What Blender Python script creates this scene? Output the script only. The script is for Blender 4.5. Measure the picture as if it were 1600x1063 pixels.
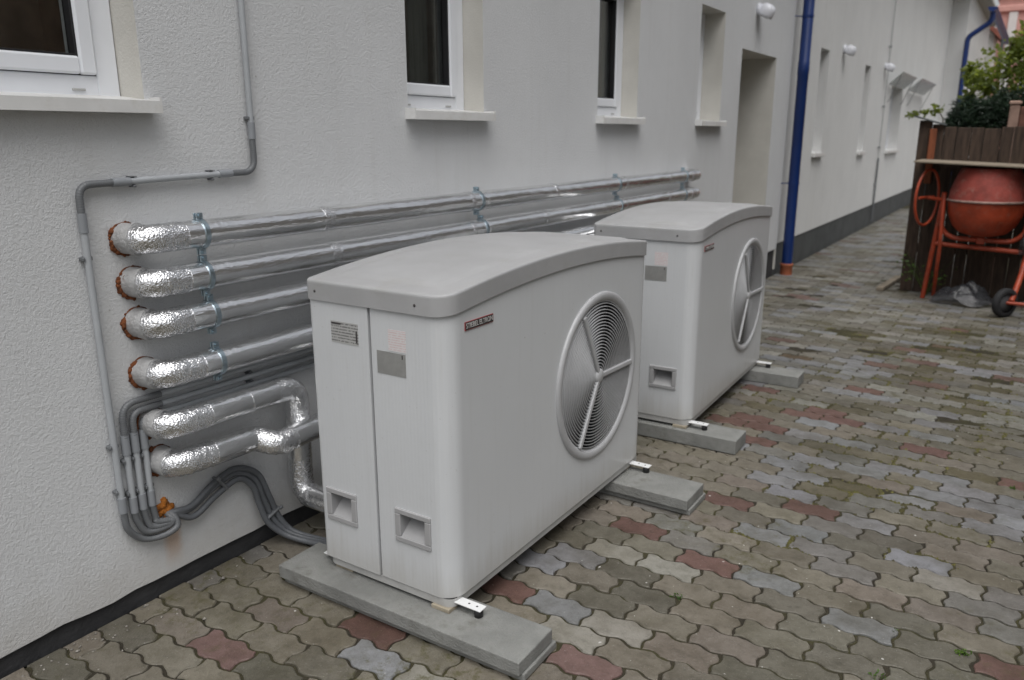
import bpy, bmesh, math, random
from mathutils import Vector, Matrix, noise as mnoise

random.seed(7)
for o in list(bpy.data.objects):
    bpy.data.objects.remove(o)
scn = bpy.context.scene
COL = scn.collection

# ------------------------------------------------------------------ camera
cam_d = bpy.data.cameras.new('camera')
cam = bpy.data.objects.new('camera', cam_d)
COL.objects.link(cam)
cam.location = (2.0753, -1.5264, 1.3631)
cam.rotation_euler = (1.3160, 0.0022, 0.5786)
cam_d.sensor_width = 36.0
cam_d.lens = 27.70
cam_d.clip_start = 0.05
cam_d.clip_end = 500
cam_d.dof.use_dof = True
cam_d.dof.focus_distance = 2.25
cam_d.dof.aperture_fstop = 3.2
scn.camera = cam

# ------------------------------------------------------------------ world and sun
SUN_EL, SUN_ROT = math.radians(67), math.radians(150)
w = bpy.data.worlds.new('World')
scn.world = w
w.use_nodes = True
nt = w.node_tree
nt.nodes.clear()
sky = nt.nodes.new('ShaderNodeTexSky')
sky.sky_type = 'NISHITA'
sky.sun_disc = False
sky.sun_elevation = SUN_EL
sky.sun_rotation = SUN_ROT
sky.air_density = 1.0
sky.dust_density = 4.0
sky.ozone_density = 1.0
hs = nt.nodes.new('ShaderNodeHueSaturation')
hs.inputs['Saturation'].default_value = 0.20
bg = nt.nodes.new('ShaderNodeBackground')
bg.inputs['Strength'].default_value = 0.085
wo = nt.nodes.new('ShaderNodeOutputWorld')
nt.links.new(sky.outputs[0], hs.inputs['Color'])
nt.links.new(hs.outputs[0], bg.inputs['Color'])
nt.links.new(bg.outputs[0], wo.inputs['Surface'])

sun_d = bpy.data.lights.new('sun', 'SUN')
sun_d.energy = 1.4
sun_d.angle = math.radians(58)
sun_d.color = (1.0, 0.985, 0.965)
sun = bpy.data.objects.new('sun', sun_d)
COL.objects.link(sun)
sdir = Vector((math.cos(SUN_EL) * math.sin(SUN_ROT), math.cos(SUN_EL) * math.cos(SUN_ROT), math.sin(SUN_EL)))
sun.location = sdir * 20
sun.rotation_euler = sdir.to_track_quat('Z', 'Y').to_euler()

scn.render.engine = 'CYCLES'
vs = scn.view_settings
vs.view_transform = 'Standard'
vs.look = 'None'
vs.exposure = 0.68
vs.gamma = 1.0
vs.use_curve_mapping = False

# ------------------------------------------------------------------ helpers
ORG = {}

def reg(o, org):
    ORG[o.name] = Vector(org)
    return o

def empty(name, loc, label, cat, group=None):
    o = bpy.data.objects.new(name, None)
    COL.objects.link(o)
    o.location = loc
    o.empty_display_size = 0.1
    reg(o, loc)
    tag(o, label, cat, group)
    return o

def tag(o, label=None, cat=None, group=None, kind=None):
    if label: o['label'] = label
    if cat: o['category'] = cat
    if group: o['group'] = group
    if kind: o['kind'] = kind
    return o

def smooth01(a, b, x):
    t = max(0.0, min(1.0, (x - a) / (b - a)))
    return t * t * (3 - 2 * t)

def fillet(pts, r, n=8):
    """round the corners of a polyline"""
    pts = [Vector(p) for p in pts]
    out = [pts[0]]
    for i in range(1, len(pts) - 1):
        a, b, c = pts[i - 1], pts[i], pts[i + 1]
        d1, d2 = (a - b), (c - b)
        rr = min(r, d1.length * 0.49, d2.length * 0.49)
        p0, p1 = b + d1.normalized() * rr, b + d2.normalized() * rr
        for k in range(n + 1):
            t = k / n
            out.append(p0 * (1 - t) ** 2 + b * 2 * t * (1 - t) + p1 * t * t)
    out.append(pts[-1])
    return out

def spline(pts, n=8):
    pts = [Vector(p) for p in pts]
    P = [pts[0] * 2 - pts[1]] + pts + [pts[-1] * 2 - pts[-2]]
    out = []
    for i in range(1, len(P) - 2):
        p0, p1, p2, p3 = P[i - 1], P[i], P[i + 1], P[i + 2]
        for k in range(n):
            t = k / n
            out.append(0.5 * ((2 * p1) + (p2 - p0) * t + (2 * p0 - 5 * p1 + 4 * p2 - p3) * t * t + (3 * p1 - p0 - 3 * p2 + p3) * t ** 3))
    out.append(pts[-1])
    return out

def resample(path, step):
    path = [Vector(p) for p in path]
    out = [path[0]]
    acc = 0.0
    for a, b in zip(path, path[1:]):
        L = (b - a).length
        if L < 1e-9: continue
        d = step - acc
        while d <= L:
            out.append(a + (b - a) * (d / L))
            d += step
        acc = L - (d - step)
    if (out[-1] - path[-1]).length > step * 0.3: out.append(path[-1])
    return out

class MB:
    def __init__(s):
        s.v, s.f, s.s, s.c = [], [], [], []
    def add(s, vs_, fs, smooth=False):
        b = len(s.v)
        s.v += [Vector(q) for q in vs_]
        for f in fs:
            s.f.append([b + i for i in f])
            s.s.append(smooth)
        return s
    def box(s, x0, x1, y0, y1, z0, z1, M=None):
        vv = [Vector((x, y, z)) for z in (z0, z1) for y in (y0, y1) for x in (x0, x1)]
        if M is not None: vv = [M @ q for q in vv]
        return s.add(vv, [(0, 2, 3, 1), (4, 5, 7, 6), (0, 1, 5, 4), (2, 6, 7, 3), (0, 4, 6, 2), (1, 3, 7, 5)])
    def bbox(s, x0, x1, y0, y1, z0, z1, bv=0.004, seg=1, M=None):
        bm = bmesh.new()
        bmesh.ops.create_cube(bm, size=1)
        for q in bm.verts:
            q.co = Vector((x0 + (q.co.x + .5) * (x1 - x0), y0 + (q.co.y + .5) * (y1 - y0), z0 + (q.co.z + .5) * (z1 - z0)))
        bmesh.ops.bevel(bm, geom=bm.edges[:], offset=bv, segments=seg, affect='EDGES', profile=0.5)
        bm.verts.index_update()
        vv = [q.co.copy() for q in bm.verts]
        if M is not None: vv = [M @ q for q in vv]
        s.add(vv, [[q.index for q in f.verts] for f in bm.faces])
        bm.free()
        return s
    def quad(s, *p, smooth=False):
        return s.add(p, [tuple(range(len(p)))], smooth)
    def tube(s, path, r, n=12, caps=True, smooth=True, rfun=None, vfun=None):
        path = [Vector(q) for q in path]
        T = []
        for i in range(len(path)):
            a = path[max(0, i - 1)]; b = path[min(len(path) - 1, i + 1)]
            T.append((b - a).normalized())
        up = Vector((0, 0, 1)) if abs(T[0].z) < .9 else Vector((1, 0, 0))
        u = T[0].cross(up).normalized()
        vv, ff = [], []
        acc = 0.0
        for i, q in enumerate(path):
            if i:
                acc += (q - path[i - 1]).length
                rot = T[i - 1].rotation_difference(T[i])
                u = (rot @ u).normalized()
            wv = T[i].cross(u).normalized()
            rr = rfun(acc) if rfun else r
            for k in range(n):
                a = 2 * math.pi * k / n
                dd = vfun(acc, a) if vfun else 0.0
                vv.append(q + (u * math.cos(a) + wv * math.sin(a)) * (rr + dd))
        for i in range(len(path) - 1):
            for k in range(n):
                k2 = (k + 1) % n
                ff.append((i * n + k, i * n + k2, (i + 1) * n + k2, (i + 1) * n + k))
        s.add(vv, ff, smooth)
        if caps:
            s.add(vv[:n], [tuple(range(n))[::-1]])
            s.add(vv[-n:], [tuple(range(n))])
        return s
    def lathe(s, prof, c=(0, 0, 0), axis='Z', n=32, smooth=True):
        """prof: list of (r, h) ; axis direction"""
        c = Vector(c)
        vv, ff = [], []
        for (r, h) in prof:
            for k in range(n):
                a = 2 * math.pi * k / n
                p, q = r * math.cos(a), r * math.sin(a)
                if axis == 'Z': vv.append(c + Vector((p, q, h)))
                elif axis == 'X': vv.append(c + Vector((h, p, q)))
                else: vv.append(c + Vector((q, h, p)))
        for i in range(len(prof) - 1):
            for k in range(n):
                k2 = (k + 1) % n
                ff.append((i * n + k, i * n + k2, (i + 1) * n + k2, (i + 1) * n + k))
        return s.add(vv, ff, smooth)
    def grid(s, us, vs_, fn, holes=(), smooth=False, flip=False):
        nu, nv = len(us), len(vs_)
        vv = [fn(u, v) for v in vs_ for u in us]
        ff = []
        for j in range(nv - 1):
            for i in range(nu - 1):
                uc, vc = (us[i] + us[i + 1]) / 2, (vs_[j] + vs_[j + 1]) / 2
                if any(h[0] < uc < h[1] and h[2] < vc < h[3] for h in holes): continue
                q = (j * nu + i, j * nu + i + 1, (j + 1) * nu + i + 1, (j + 1) * nu + i)
                ff.append(q[::-1] if flip else q)
        return s.add(vv, ff, smooth)
    def build(s, name, m, parent=None, org=None, sharp=None):
        if org is None:
            org = ORG[parent.name] if parent is not None else Vector((0, 0, 0))
        org = Vector(org)
        me = bpy.data.meshes.new(name)
        me.from_pydata([q - org for q in s.v], [], s.f)
        me.polygons.foreach_set('use_smooth', s.s)
        if m is not None: me.materials.append(m)
        me.update()
        o = bpy.data.objects.new(name, me)
        COL.objects.link(o)
        reg(o, org)
        if parent is not None:
            o.parent = parent
            o.location = org - ORG[parent.name]
        else:
            o.location = org
        return o

def copy_tree(o, parent=None):
    c = o.copy()
    COL.objects.link(c)
    if parent is not None:
        c.parent = parent
        c.matrix_parent_inverse = o.matrix_parent_inverse.copy()
    for ch in list(o.children):
        copy_tree(ch, c)
    return c

# ------------------------------------------------------------------ materials
def new_mat(name):
    m = bpy.data.materials.new(name)
    m.use_nodes = True
    t = m.node_tree
    b = t.nodes['Principled BSDF']
    return m, t, b

def nn(t, typ, **kw):
    n_ = t.nodes.new(typ)
    for k, v in kw.items():
        if k in n_.inputs: n_.inputs[k].default_value = v
        else: setattr(n_, k, v)
    return n_

def mixc(t, fac, a, b, blend='MIX'):
    n_ = t.nodes.new('ShaderNodeMix')
    n_.data_type = 'RGBA'
    n_.blend_type = blend
    def put(sock, v):
        if isinstance(v, (int, float)): sock.default_value = v
        elif isinstance(v, tuple): sock.default_value = (*v[:3], 1)
        else: t.links.new(v, sock)
    put(n_.inputs[0], fac); put(n_.inputs[6], a); put(n_.inputs[7], b)
    return n_.outputs[2]

def math_(t, op, a, b=0.0, clamp=False):
    n_ = t.nodes.new('ShaderNodeMath')
    n_.operation = op
    n_.use_clamp = clamp
    for i, v in enumerate((a, b)):
        if isinstance(v, (int, float)): n_.inputs[i].default_value = v
        else: t.links.new(v, n_.inputs[i])
    return n_.outputs[0]

def ramp(t, src, a, b):
    n_ = t.nodes.new('ShaderNodeMapRange')
    n_.interpolation_type = 'SMOOTHSTEP'
    t.links.new(src, n_.inputs[0])
    n_.inputs[1].default_value = a
    n_.inputs[2].default_value = b
    return n_.outputs[0]

def coords(t, kind='Object', scale=None):
    if kind == 'Position':
        n_ = t.nodes.new('ShaderNodeNewGeometry'); out = n_.outputs['Position']
    else:
        n_ = t.nodes.new('ShaderNodeTexCoord'); out = n_.outputs[kind]
    if scale:
        mp = t.nodes.new('ShaderNodeMapping')
        mp.inputs['Scale'].default_value = scale
        t.links.new(out, mp.inputs[0]); out = mp.outputs[0]
    return out

def noise(t, co, scale, detail=4, rough=.6):
    n_ = nn(t, 'ShaderNodeTexNoise', Scale=scale, Detail=detail, Roughness=rough)
    t.links.new(co, n_.inputs['Vector'])
    return n_.outputs['Fac']

def bump(t, b, h, dist, strength=1.0):
    n_ = t.nodes.new('ShaderNodeBump')
    n_.inputs['Distance'].default_value = dist
    n_.inputs['Strength'].default_value = strength
    t.links.new(h, n_.inputs['Height'])
    t.links.new(n_.outputs[0], b.inputs['Normal'])
    return n_

def simple(name, col, rough=.6, metal=0.0, var=.15, vscale=6, bscale=0, bdist=0.001, spec=.5, kind='Object', scale=None, dirt=None):
    m, t, b = new_mat(name)
    co = coords(t, kind, scale)
    f = noise(t, co, vscale)
    c2 = tuple(c * (1 - var) for c in col)
    c1 = tuple(min(1, c * (1 + var * .6)) for c in col)
    c = mixc(t, ramp(t, f, .3, .7), c2, c1)
    if dirt:
        f2 = noise(t, co, dirt[1], 8, .7)
        c = mixc(t, math_(t, 'MULTIPLY', ramp(t, f2, .5, .75), dirt[2]), c, dirt[0])
    t.links.new(c, b.inputs['Base Color'])
    b.inputs['Roughness'].default_value = rough
    b.inputs['Metallic'].default_value = metal
    b.inputs['Specular IOR Level'].default_value = spec
    if bscale:
        bump(t, b, noise(t, co, bscale, 5, .6), bdist)
    return m

M = {}
def plaster(name, col, stain=False):
    m, t, b = new_mat(name)
    co = coords(t, 'Position')
    big = noise(t, co, 1.3, 5, .6)
    mid = noise(t, co, 14, 4, .6)
    c = mixc(t, ramp(t, big, .3, .72), tuple(x * .93 for x in col), col)
    c = mixc(t, math_(t, 'MULTIPLY', ramp(t, mid, .45, .8), .10), c, tuple(x * .8 for x in col))
    sep = t.nodes.new('ShaderNodeSeparateXYZ'); t.links.new(co, sep.inputs[0])
    # splash dirt in the lowest decimetres, ragged
    low = math_(t, 'ADD', sep.outputs[2], math_(t, 'MULTIPLY', mid, -.18))
    c = mixc(t, math_(t, 'MULTIPLY', ramp(t, low, .17, -.06), .30), c, (.34, .30, .24))
    st = noise(t, coords(t, 'Position', (9, 9, .55)), 1.0, 6, .65)
    c = mixc(t, math_(t, 'MULTIPLY', ramp(t, st, .52, .75), .13), c, (.42, .40, .36))
    if stain:
        # rust run below the foam plug
        dy = math_(t, 'ABSOLUTE', math_(t, 'ADD', sep.outputs[1], .262))
        dy = math_(t, 'ADD', dy, math_(t, 'MULTIPLY', noise(t, co, 30, 3), .02))
        k = math_(t, 'MULTIPLY', ramp(t, dy, .05, .02), ramp(t, sep.outputs[2], .245, .20))
        k = math_(t, 'MULTIPLY', k, ramp(t, sep.outputs[2], .06, .16))
        c = mixc(t, math_(t, 'MULTIPLY', k, .50), c, (.55, .30, .14))
        # rubbed dark specks
        sp = noise(t, co, 75, 2, .5)
        c = mixc(t, math_(t, 'MULTIPLY', ramp(t, sp, .74, .80), .5), c, (.22, .2, .18))
    t.links.new(c, b.inputs['Base Color'])
    b.inputs['Roughness'].default_value = .92
    b.inputs['Specular IOR Level'].default_value = .2
    g1 = noise(t, co, 240, 3, .7)
    g2 = noise(t, co, 100, 2, .5)
    h = math_(t, 'ADD', math_(t, 'MULTIPLY', g1, .7), math_(t, 'MULTIPLY', g2, .6))
    bump(t, b, h, .0042, .9)
    return m
M['plaster'] = plaster('plaster', (.70, .71, .72), True)
M['plaster_far'] = plaster('plaster_far', (.76, .76, .75))
M['reveal'] = simple('reveal_plaster', (.60, .585, .54), .9, var=.06, vscale=5, bscale=120, bdist=.002, kind='Position')
M['plinth'] = simple('bitumen_plinth', (.035, .035, .037), .85, var=.3, vscale=9, bscale=60, bdist=.004, kind='Position')
M['plinth_far'] = simple('plinth_paint', (.075, .08, .08), .85, var=.2, vscale=4, bscale=60, bdist=.004, kind='Position')
M['pvc'] = simple('window_pvc', (.78, .80, .84), .28, var=.03, vscale=3)
M['sill'] = simple('sill_metal', (.72, .72, .71), .45, var=.06, vscale=8, dirt=((.4, .36, .28), 12, .3))
M['gasket'] = simple('rubber_gasket', (.012, .012, .014), .6)
M['gap'] = simple('sash_gap', (.03, .03, .035), .8)
M['room'] = simple('room_wall', (.62, .46, .36), .9, var=.4, vscale=3)
M['curtain'] = simple('curtain_cloth', (.50, .53, .50), .9, var=.3, vscale=14, scale=(1, 8, .2))
M['red_frame'] = simple('indoor_wood', (.12, .03, .02), .7, var=.3, vscale=6)
M['casing'] = None
def casing(name, col, stripes):
    m, t, b = new_mat(name)
    co = coords(t, 'Object')
    f = noise(t, co, 2.0, 4)
    c = mixc(t, ramp(t, f, .3, .7), tuple(x * .96 for x in col), col)
    dirt = noise(t, coords(t, 'Object', (14, 14, .8)), 3.0, 7, .7)
    c = mixc(t, math_(t, 'MULTIPLY', ramp(t, dirt, .50, .80), .13), c, (.36, .345, .31))
    sp = noise(t, co, 95, 2, .5)
    c = mixc(t, math_(t, 'MULTIPLY', ramp(t, sp, .72, .78), .35), c, (.25, .23, .19))
    sep = t.nodes.new('ShaderNodeSeparateXYZ'); t.links.new(co, sep.inputs[0])
    low = math_(t, 'ADD', sep.outputs[2], math_(t, 'MULTIPLY', dirt, -.12))
    c = mixc(t, math_(t, 'MULTIPLY', ramp(t, low, .16, .02), .35), c, (.27, .24, .18))
    t.links.new(c, b.inputs['Base Color'])
    b.inputs['Roughness'].default_value = .36
    b.inputs['Coat Weight'].default_value = .15
    b.inputs['Coat Roughness'].default_value = .2
    if stripes:
        s = math_(t, 'SINE', math_(t, 'MULTIPLY', sep.outputs[0], 2 * math.pi / .0125))
        s = math_(t, 'ADD', math_(t, 'MULTIPLY', s, .35), noise(t, co, 40, 2))
        bump(t, b, s, .0010, .35)
    else:
        bump(t, b, noise(t, co, 4, 2), .004, .3)
    return m
M['casing'] = casing('casing_paint', (.595, .61, .625), True)
M['lid'] = simple('lid_plastic', (.37, .372, .378), .5, var=.07, vscale=5, bscale=350, bdist=.0006, dirt=((.27, .26, .23), 9, .25))
M['ring'] = simple('ring_plastic', (.42, .425, .435), .4, var=.06, vscale=6)
M['grille'] = simple('grille_plastic', (.40, .405, .415), .38, var=.08, vscale=8)
M['black'] = simple('dark_plastic', (.018, .018, .02), .5)
M['fan'] = simple('fan_blade', (.05, .052, .055), .45, var=.2)
M['tray'] = simple('tray_metal', (.42, .42, .41), .5, var=.12, vscale=9, dirt=((.25, .22, .16), 10, .4))
M['handle'] = simple('grip_plastic', (.36, .36, .365), .5, var=.06)
M['zinc'] = simple('zinc_plated', (.50, .60, .66), .35, 1.0, var=.25, vscale=50, bscale=200, bdist=.0004)
M['white_strip'] = simple('white_rail', (.75, .76, .76), .4, var=.05)
M['concrete'] = simple('slab_concrete', (.22, .223, .212), .9, var=.22, vscale=7, bscale=140, bdist=.004, dirt=((.12, .115, .10), 13, .7))
M['shim'] = simple('shim_wood', (.33, .29, .22), .9, var=.2, vscale=20)
M['print_dark'] = simple('print_dark', (.05, .045, .045), .5)
M['print_red'] = simple('print_red', (.32, .05, .05), .5)
M['print_pale'] = simple('print_pale', (.55, .54, .53), .5)
M['plate_grey'] = simple('plate_grey', (.30, .30, .29), .45, .2, var=.12, vscale=20)

def sticker(name, base, ink, scale, fill):
    """rows of tiny print"""
    m, t, b = new_mat(name)
    co = coords(t, 'Object')
    sep = t.nodes.new('ShaderNodeSeparateXYZ'); t.links.new(co, sep.inputs[0])
    rows = math_(t, 'FRACT', math_(t, 'MULTIPLY', sep.outputs[2], scale))
    ln = math_(t, 'GREATER_THAN', rows, .5)
    nz = noise(t, coords(t, 'Object', (260, 260, scale)), 1.0, 1, .5)
    k = math_(t, 'MULTIPLY', ln, ramp(t, nz, .40, .47))
    c = mixc(t, math_(t, 'MULTIPLY', k, fill), base, ink)
    t.links.new(c, b.inputs['Base Color'])
    b.inputs['Roughness'].default_value = .4
    return m
M['rating'] = sticker('rating_print', (.42, .42, .41), (.08, .08, .08), 120, .75)
M['warning'] = sticker('warning_print', (.66, .64, .64), (.58, .36, .37), 150, .5)

def foil(name):
    m, t, b = new_mat(name)
    co = coords(t, 'Object')
    b.inputs['Base Color'].default_value = (.66, .665, .68, 1)
    f = noise(t, co, 7, 3)
    c = mixc(t, ramp(t, f, .3, .7), (.84, .845, .855), (.93, .935, .94))
    t.links.new(c, b.inputs['Base Color'])
    b.inputs['Metallic'].default_value = .94
    b.inputs['Roughness'].default_value = .21
    a = noise(t, coords(t, 'Object', (30, 6, 30)), 1.6, 4, .6)
    v = nn(t, 'ShaderNodeTexVoronoi', Scale=70.0)
    t.links.new(co, v.inputs['Vector'])
    k = ramp(t, noise(t, co, 5, 3), .52, .66)
    h = math_(t, 'ADD', a, math_(t, 'MULTIPLY', math_(t, 'MULTIPLY', v.outputs['Distance'], k), .55))
    bump(t, b, h, .006, .5)
    return m
M['foil'] = foil('aluminium_foil')
def crinkled(name):
    m, t, b = new_mat(name)
    co = coords(t, 'Object')
    b.inputs['Base Color'].default_value = (.80, .805, .82, 1)
    b.inputs['Metallic'].default_value = .93
    b.inputs['Roughness'].default_value = .27
    v = nn(t, 'ShaderNodeTexVoronoi', Scale=170.0)
    v.feature = 'F1'
    t.links.new(co, v.inputs['Vector'])
    h = math_(t, 'ADD', v.outputs['Distance'], noise(t, co, 60, 4))
    bump(t, b, h, .003, .6)
    return m
M['crinkle'] = crinkled('crinkled_foil')
M['collar'] = simple('pipe_insulation', (.50, .50, .50), .5, .35, var=.12, vscale=20, bscale=75, bdist=.006)
M['foam'] = simple('orange_foam', (.17, .052, .014), .8, var=.45, vscale=40, bscale=90, bdist=.006)
M['foam_bright'] = simple('orange_foam_fresh', (.44, .15, .018), .75, var=.4, vscale=40, bscale=90, bdist=.006)
M['conduit'] = simple('conduit_pvc', (.40, .42, .44), .42, var=.07, vscale=8)
M['conduit_dark'] = simple('conduit_bend', (.14, .147, .155), .45, var=.1, vscale=10)
M['coupling'] = simple('coupling_pvc', (.27, .285, .305), .42, var=.07, vscale=8)
M['cable'] = simple('cable_sheath', (.105, .112, .122), .5, var=.12, vscale=15)
M['blue'] = simple('blue_metal', (.006, .028, .14), .42, var=.12, vscale=5)
M['clay'] = simple('clay_pipe', (.33, .10, .045), .7, var=.2, vscale=12)
M['lamp_white'] = simple('lamp_white', (.72, .73, .78), .3, var=.04)
M['lamp_lens'] = simple('lamp_lens', (.30, .30, .34), .15, var=.05)
M['door'] = simple('door_panel', (.45, .43, .40), .5, var=.05)
M['soffit'] = simple('soffit_board', (.36, .34, .29), .8, var=.1, kind='Position')
M['roof'] = simple('roof_tile', (.24, .08, .055), .8, var=.2, vscale=5)
M['steel'] = simple('steel_wire', (.35, .36, .37), .45, .8, var=.1)
M['orange'] = simple('orange_paint', (.36, .05, .017), .5, var=.3, vscale=9, dirt=((.30, .16, .11), 22, .5))
M['drum_top'] = simple('dusty_red_paint', (.28, .052, .038), .75, var=.3, vscale=9, dirt=((.34, .20, .16), 14, .6))
M['flange'] = simple('cement_dusted_rim', (.30, .20, .17), .85, var=.4, vscale=14)
M['tyre'] = simple('tyre_rubber', (.02, .02, .022), .8)
M['hub'] = simple('wheel_hub', (.07, .07, .075), .6)
M['plank'] = simple('old_board', (.058, .038, .027), .9, var=.45, vscale=7, bscale=40, bdist=.004, scale=(6, 6, .7))
M['post'] = simple('painted_post', (.20, .058, .022), .8, var=.3, vscale=8, scale=(4, 4, 1))
M['felt'] = simple('roofing_felt', (.08, .088, .09), .9, var=.2)
M['ply'] = simple('plywood_sheet', (.24, .20, .15), .85, var=.2, vscale=10)
M['brick_post'] = simple('pink_stone', (.32, .21, .165), .9, var=.2, vscale=12, bscale=60, bdist=.004)
M['stone_red'] = simple('red_panel', (.15, .07, .05), .9, var=.3, vscale=20)
M['pink'] = simple('pink_render', (.56, .31, .27), .9, var=.08, kind='Position')
M['far_white'] = simple('far_white', (.62, .62, .60), .9, var=.05, kind='Position')
M['wood'] = simple('batten_wood', (.25, .21, .16), .9, var=.3, vscale=10)
M['shade_house'] = simple('shade_house_render', (.24, .22, .19), .9, var=.15, vscale=2, kind='Position')
M['mortar'] = simple('mortar_crumb', (.30, .28, .25), .95, var=.4, vscale=30, kind='Position')
M['bark'] = simple('bark', (.09, .07, .05), .9, var=.3, vscale=20)

def glassy(name, tint, fac):
    m, t, b = new_mat(name)
    t.nodes.remove(b)
    out = t.nodes['Material Output']
    tr = t.nodes.new('ShaderNodeBsdfTransparent'); tr.inputs[0].default_value = (*tint, 1)
    gl = t.nodes.new('ShaderNodeBsdfGlossy'); gl.inputs['Roughness'].default_value = .02
    fr = t.nodes.new('ShaderNodeFresnel'); fr.inputs[0].default_value = 1.5
    mx = t.nodes.new('ShaderNodeMixShader')
    k = math_(t, 'ADD', math_(t, 'MULTIPLY', fr.outputs[0], .8), fac)
    t.links.new(k, mx.inputs[0]); t.links.new(tr.outputs[0], mx.inputs[1]); t.links.new(gl.outputs[0], mx.inputs[2])
    t.links.new(mx.outputs[0], out.inputs['Surface'])
    return m
M['pane'] = glassy('window_glass', (.93, .95, .94), .0)
def frosted():
    m, t, b = new_mat('canopy_glass')
    b.inputs['Base Color'].default_value = (.34, .38, .37, 1)
    b.inputs['Roughness'].default_value = .15
    b.inputs['Alpha'].default_value = .6
    return m
M['canopy'] = frosted()

def plastic_film():
    m, t, b = new_mat('plastic_film')
    co = coords(t, 'Object')
    b.inputs['Base Color'].default_value = (.045, .047, .052, 1)
    b.inputs['Roughness'].default_value = .3
    b.inputs['Alpha'].default_value = .72
    bump(t, b, noise(t, co, 14, 4), .02, .8)
    return m
M['film'] = plastic_film()

def leafmat(name, c1, c2, transl=.3):
    m, t, b = new_mat(name)
    co = coords(t, 'Position')
    f = noise(t, co, 6, 2)
    g = t.nodes.new('ShaderNodeNewGeometry')
    r = mixc(t, g.outputs['Random Per Island'], c1, c2)
    t.links.new(mixc(t, ramp(t, f, .35, .65), r, tuple(x * .7 for x in c1)), b.inputs['Base Color'])
    b.inputs['Roughness'].default_value = .55
    b.inputs['Subsurface Weight'].default_value = 0
    tl = t.nodes.new('ShaderNodeBsdfTranslucent')
    tl.inputs[0].default_value = (c2[0] * 1.1, c2[1] * 1.1, c2[2] * .6, 1)
    mx = t.nodes.new('ShaderNodeMixShader'); mx.inputs[0].default_value = transl
    t.links.new(b.outputs[0], mx.inputs[1]); t.links.new(tl.outputs[0], mx.inputs[2])
    t.links.new(mx.outputs[0], t.nodes['Material Output'].inputs['Surface'])
    return m
M['leaf'] = leafmat('leaf_light', (.13, .18, .04), (.26, .31, .09), .6)
M['needle'] = leafmat('needle_dark', (.012, .032, .016), (.025, .055, .022), .1)
M['weed'] = leafmat('weed_leaf', (.06, .13, .02), (.12, .2, .03))
M['moss'] = leafmat('moss_green', (.045, .038, .012), (.12, .112, .022), .05)

def stone_mat(name, use_obj):
    m, t, b = new_mat(name)
    if use_obj:
        n_ = t.nodes.new('ShaderNodeObjectInfo'); base = n_.outputs['Color']
    else:
        n_ = t.nodes.new('ShaderNodeVertexColor'); n_.layer_name = 'tint'; base = n_.outputs[0]
    co = coords(t, 'Position')
    f1 = noise(t, co, 13, 6, .7)
    f2 = noise(t, co, 160, 3, .6)
    f3 = noise(t, co, 34, 5, .7)
    dk = mixc(t, 1.0, base, (.52, .50, .45), 'MULTIPLY')
    c = mixc(t, math_(t, 'MULTIPLY', ramp(t, f1, .35, .72), .65), base, dk)
    c = mixc(t, math_(t, 'MULTIPLY', ramp(t, f3, .50, .70), .75), c, mixc(t, 1.0, base, (.6, .6, .58), 'MULTIPLY'))
    c = mixc(t, math_(t, 'MULTIPLY', ramp(t, f2, .62, .74), .35), c, (.42, .41, .38))
    c = mixc(t, math_(t, 'MULTIPLY', ramp(t, f2, .40, .28), .35), c, (.07, .065, .055))
    f7 = noise(t, co, 2.3, 5, .65)
    c = mixc(t, math_(t, 'MULTIPLY', ramp(t, f7, .46, .66), .55), c, mixc(t, 1.0, c, (.55, .52, .44), 'MULTIPLY'))
    # mossy film in drifts, grows thicker in patches
    f4 = noise(t, co, 1.6, 4, .6)
    f5 = noise(t, co, 23, 5, .75)
    k = math_(t, 'MULTIPLY', ramp(t, f4, .50, .66), ramp(t, f5, .48, .66))
    c = mixc(t, math_(t, 'MULTIPLY', k, .75), c, (.072, .066, .022))
    # cement specks and white droppings
    f6 = noise(t, co, 48, 1, .4)
    c = mixc(t, math_(t, 'MULTIPLY', ramp(t, f6, .77, .80), .7), c, (.6, .59, .56))
    t.links.new(c, b.inputs['Base Color'])
    rg = t.nodes.new('ShaderNodeMapRange')
    t.links.new(f1, rg.inputs[0]); rg.inputs[3].default_value = .36; rg.inputs[4].default_value = .72
    t.links.new(rg.outputs[0], b.inputs['Roughness'])
    b.inputs['Specular IOR Level'].default_value = .42
    h = math_(t, 'ADD', math_(t, 'MULTIPLY', f2, .6), math_(t, 'MULTIPLY', f3, .8))
    bump(t, b, h, .0035, .9)
    return m
M['stone'] = stone_mat('paving_concrete', True)
M['stone_many'] = stone_mat('paving_concrete_many', False)
def joint_mat():
    m, t, b = new_mat('joint_soil')
    co = coords(t, 'Position')
    c = mixc(t, ramp(t, noise(t, co, 3.0, 5), .4, .65), (.026, .021, .013), (.048, .044, .015))
    c = mixc(t, ramp(t, noise(t, co, 40, 4), .5, .7), c, (.035, .028, .018))
    t.links.new(c, b.inputs['Base Color'])
    b.inputs['Roughness'].default_value = .95
    bump(t, b, noise(t, co, 120, 4), .006)
    return m
M['joint'] = joint_mat()
M['earth'] = simple('yard_ground', (.17, .155, .125), .95, var=.25, vscale=2, bscale=20, bdist=.01, kind='Position')

# ------------------------------------------------------------------ ground and paving
g = MB()
g.quad((-250, -250, -.03), (250, -250, -.03), (250, 250, -.03), (-250, 250, -.03))
tag(g.build('ground', M['earth']), kind='structure')

STONE_L, STONE_B = .193, .0965
SX, SY = 1.535, .72
pav = MB()
pav.quad((0.001, -1.9, -.0050), (3.6, -1.9, -.0050), (3.6, 20, -.0050), (0.001, 20, -.0050))
pavement = pav.build('pavement', M['joint'])
tag(pavement, kind='structure')

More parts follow.
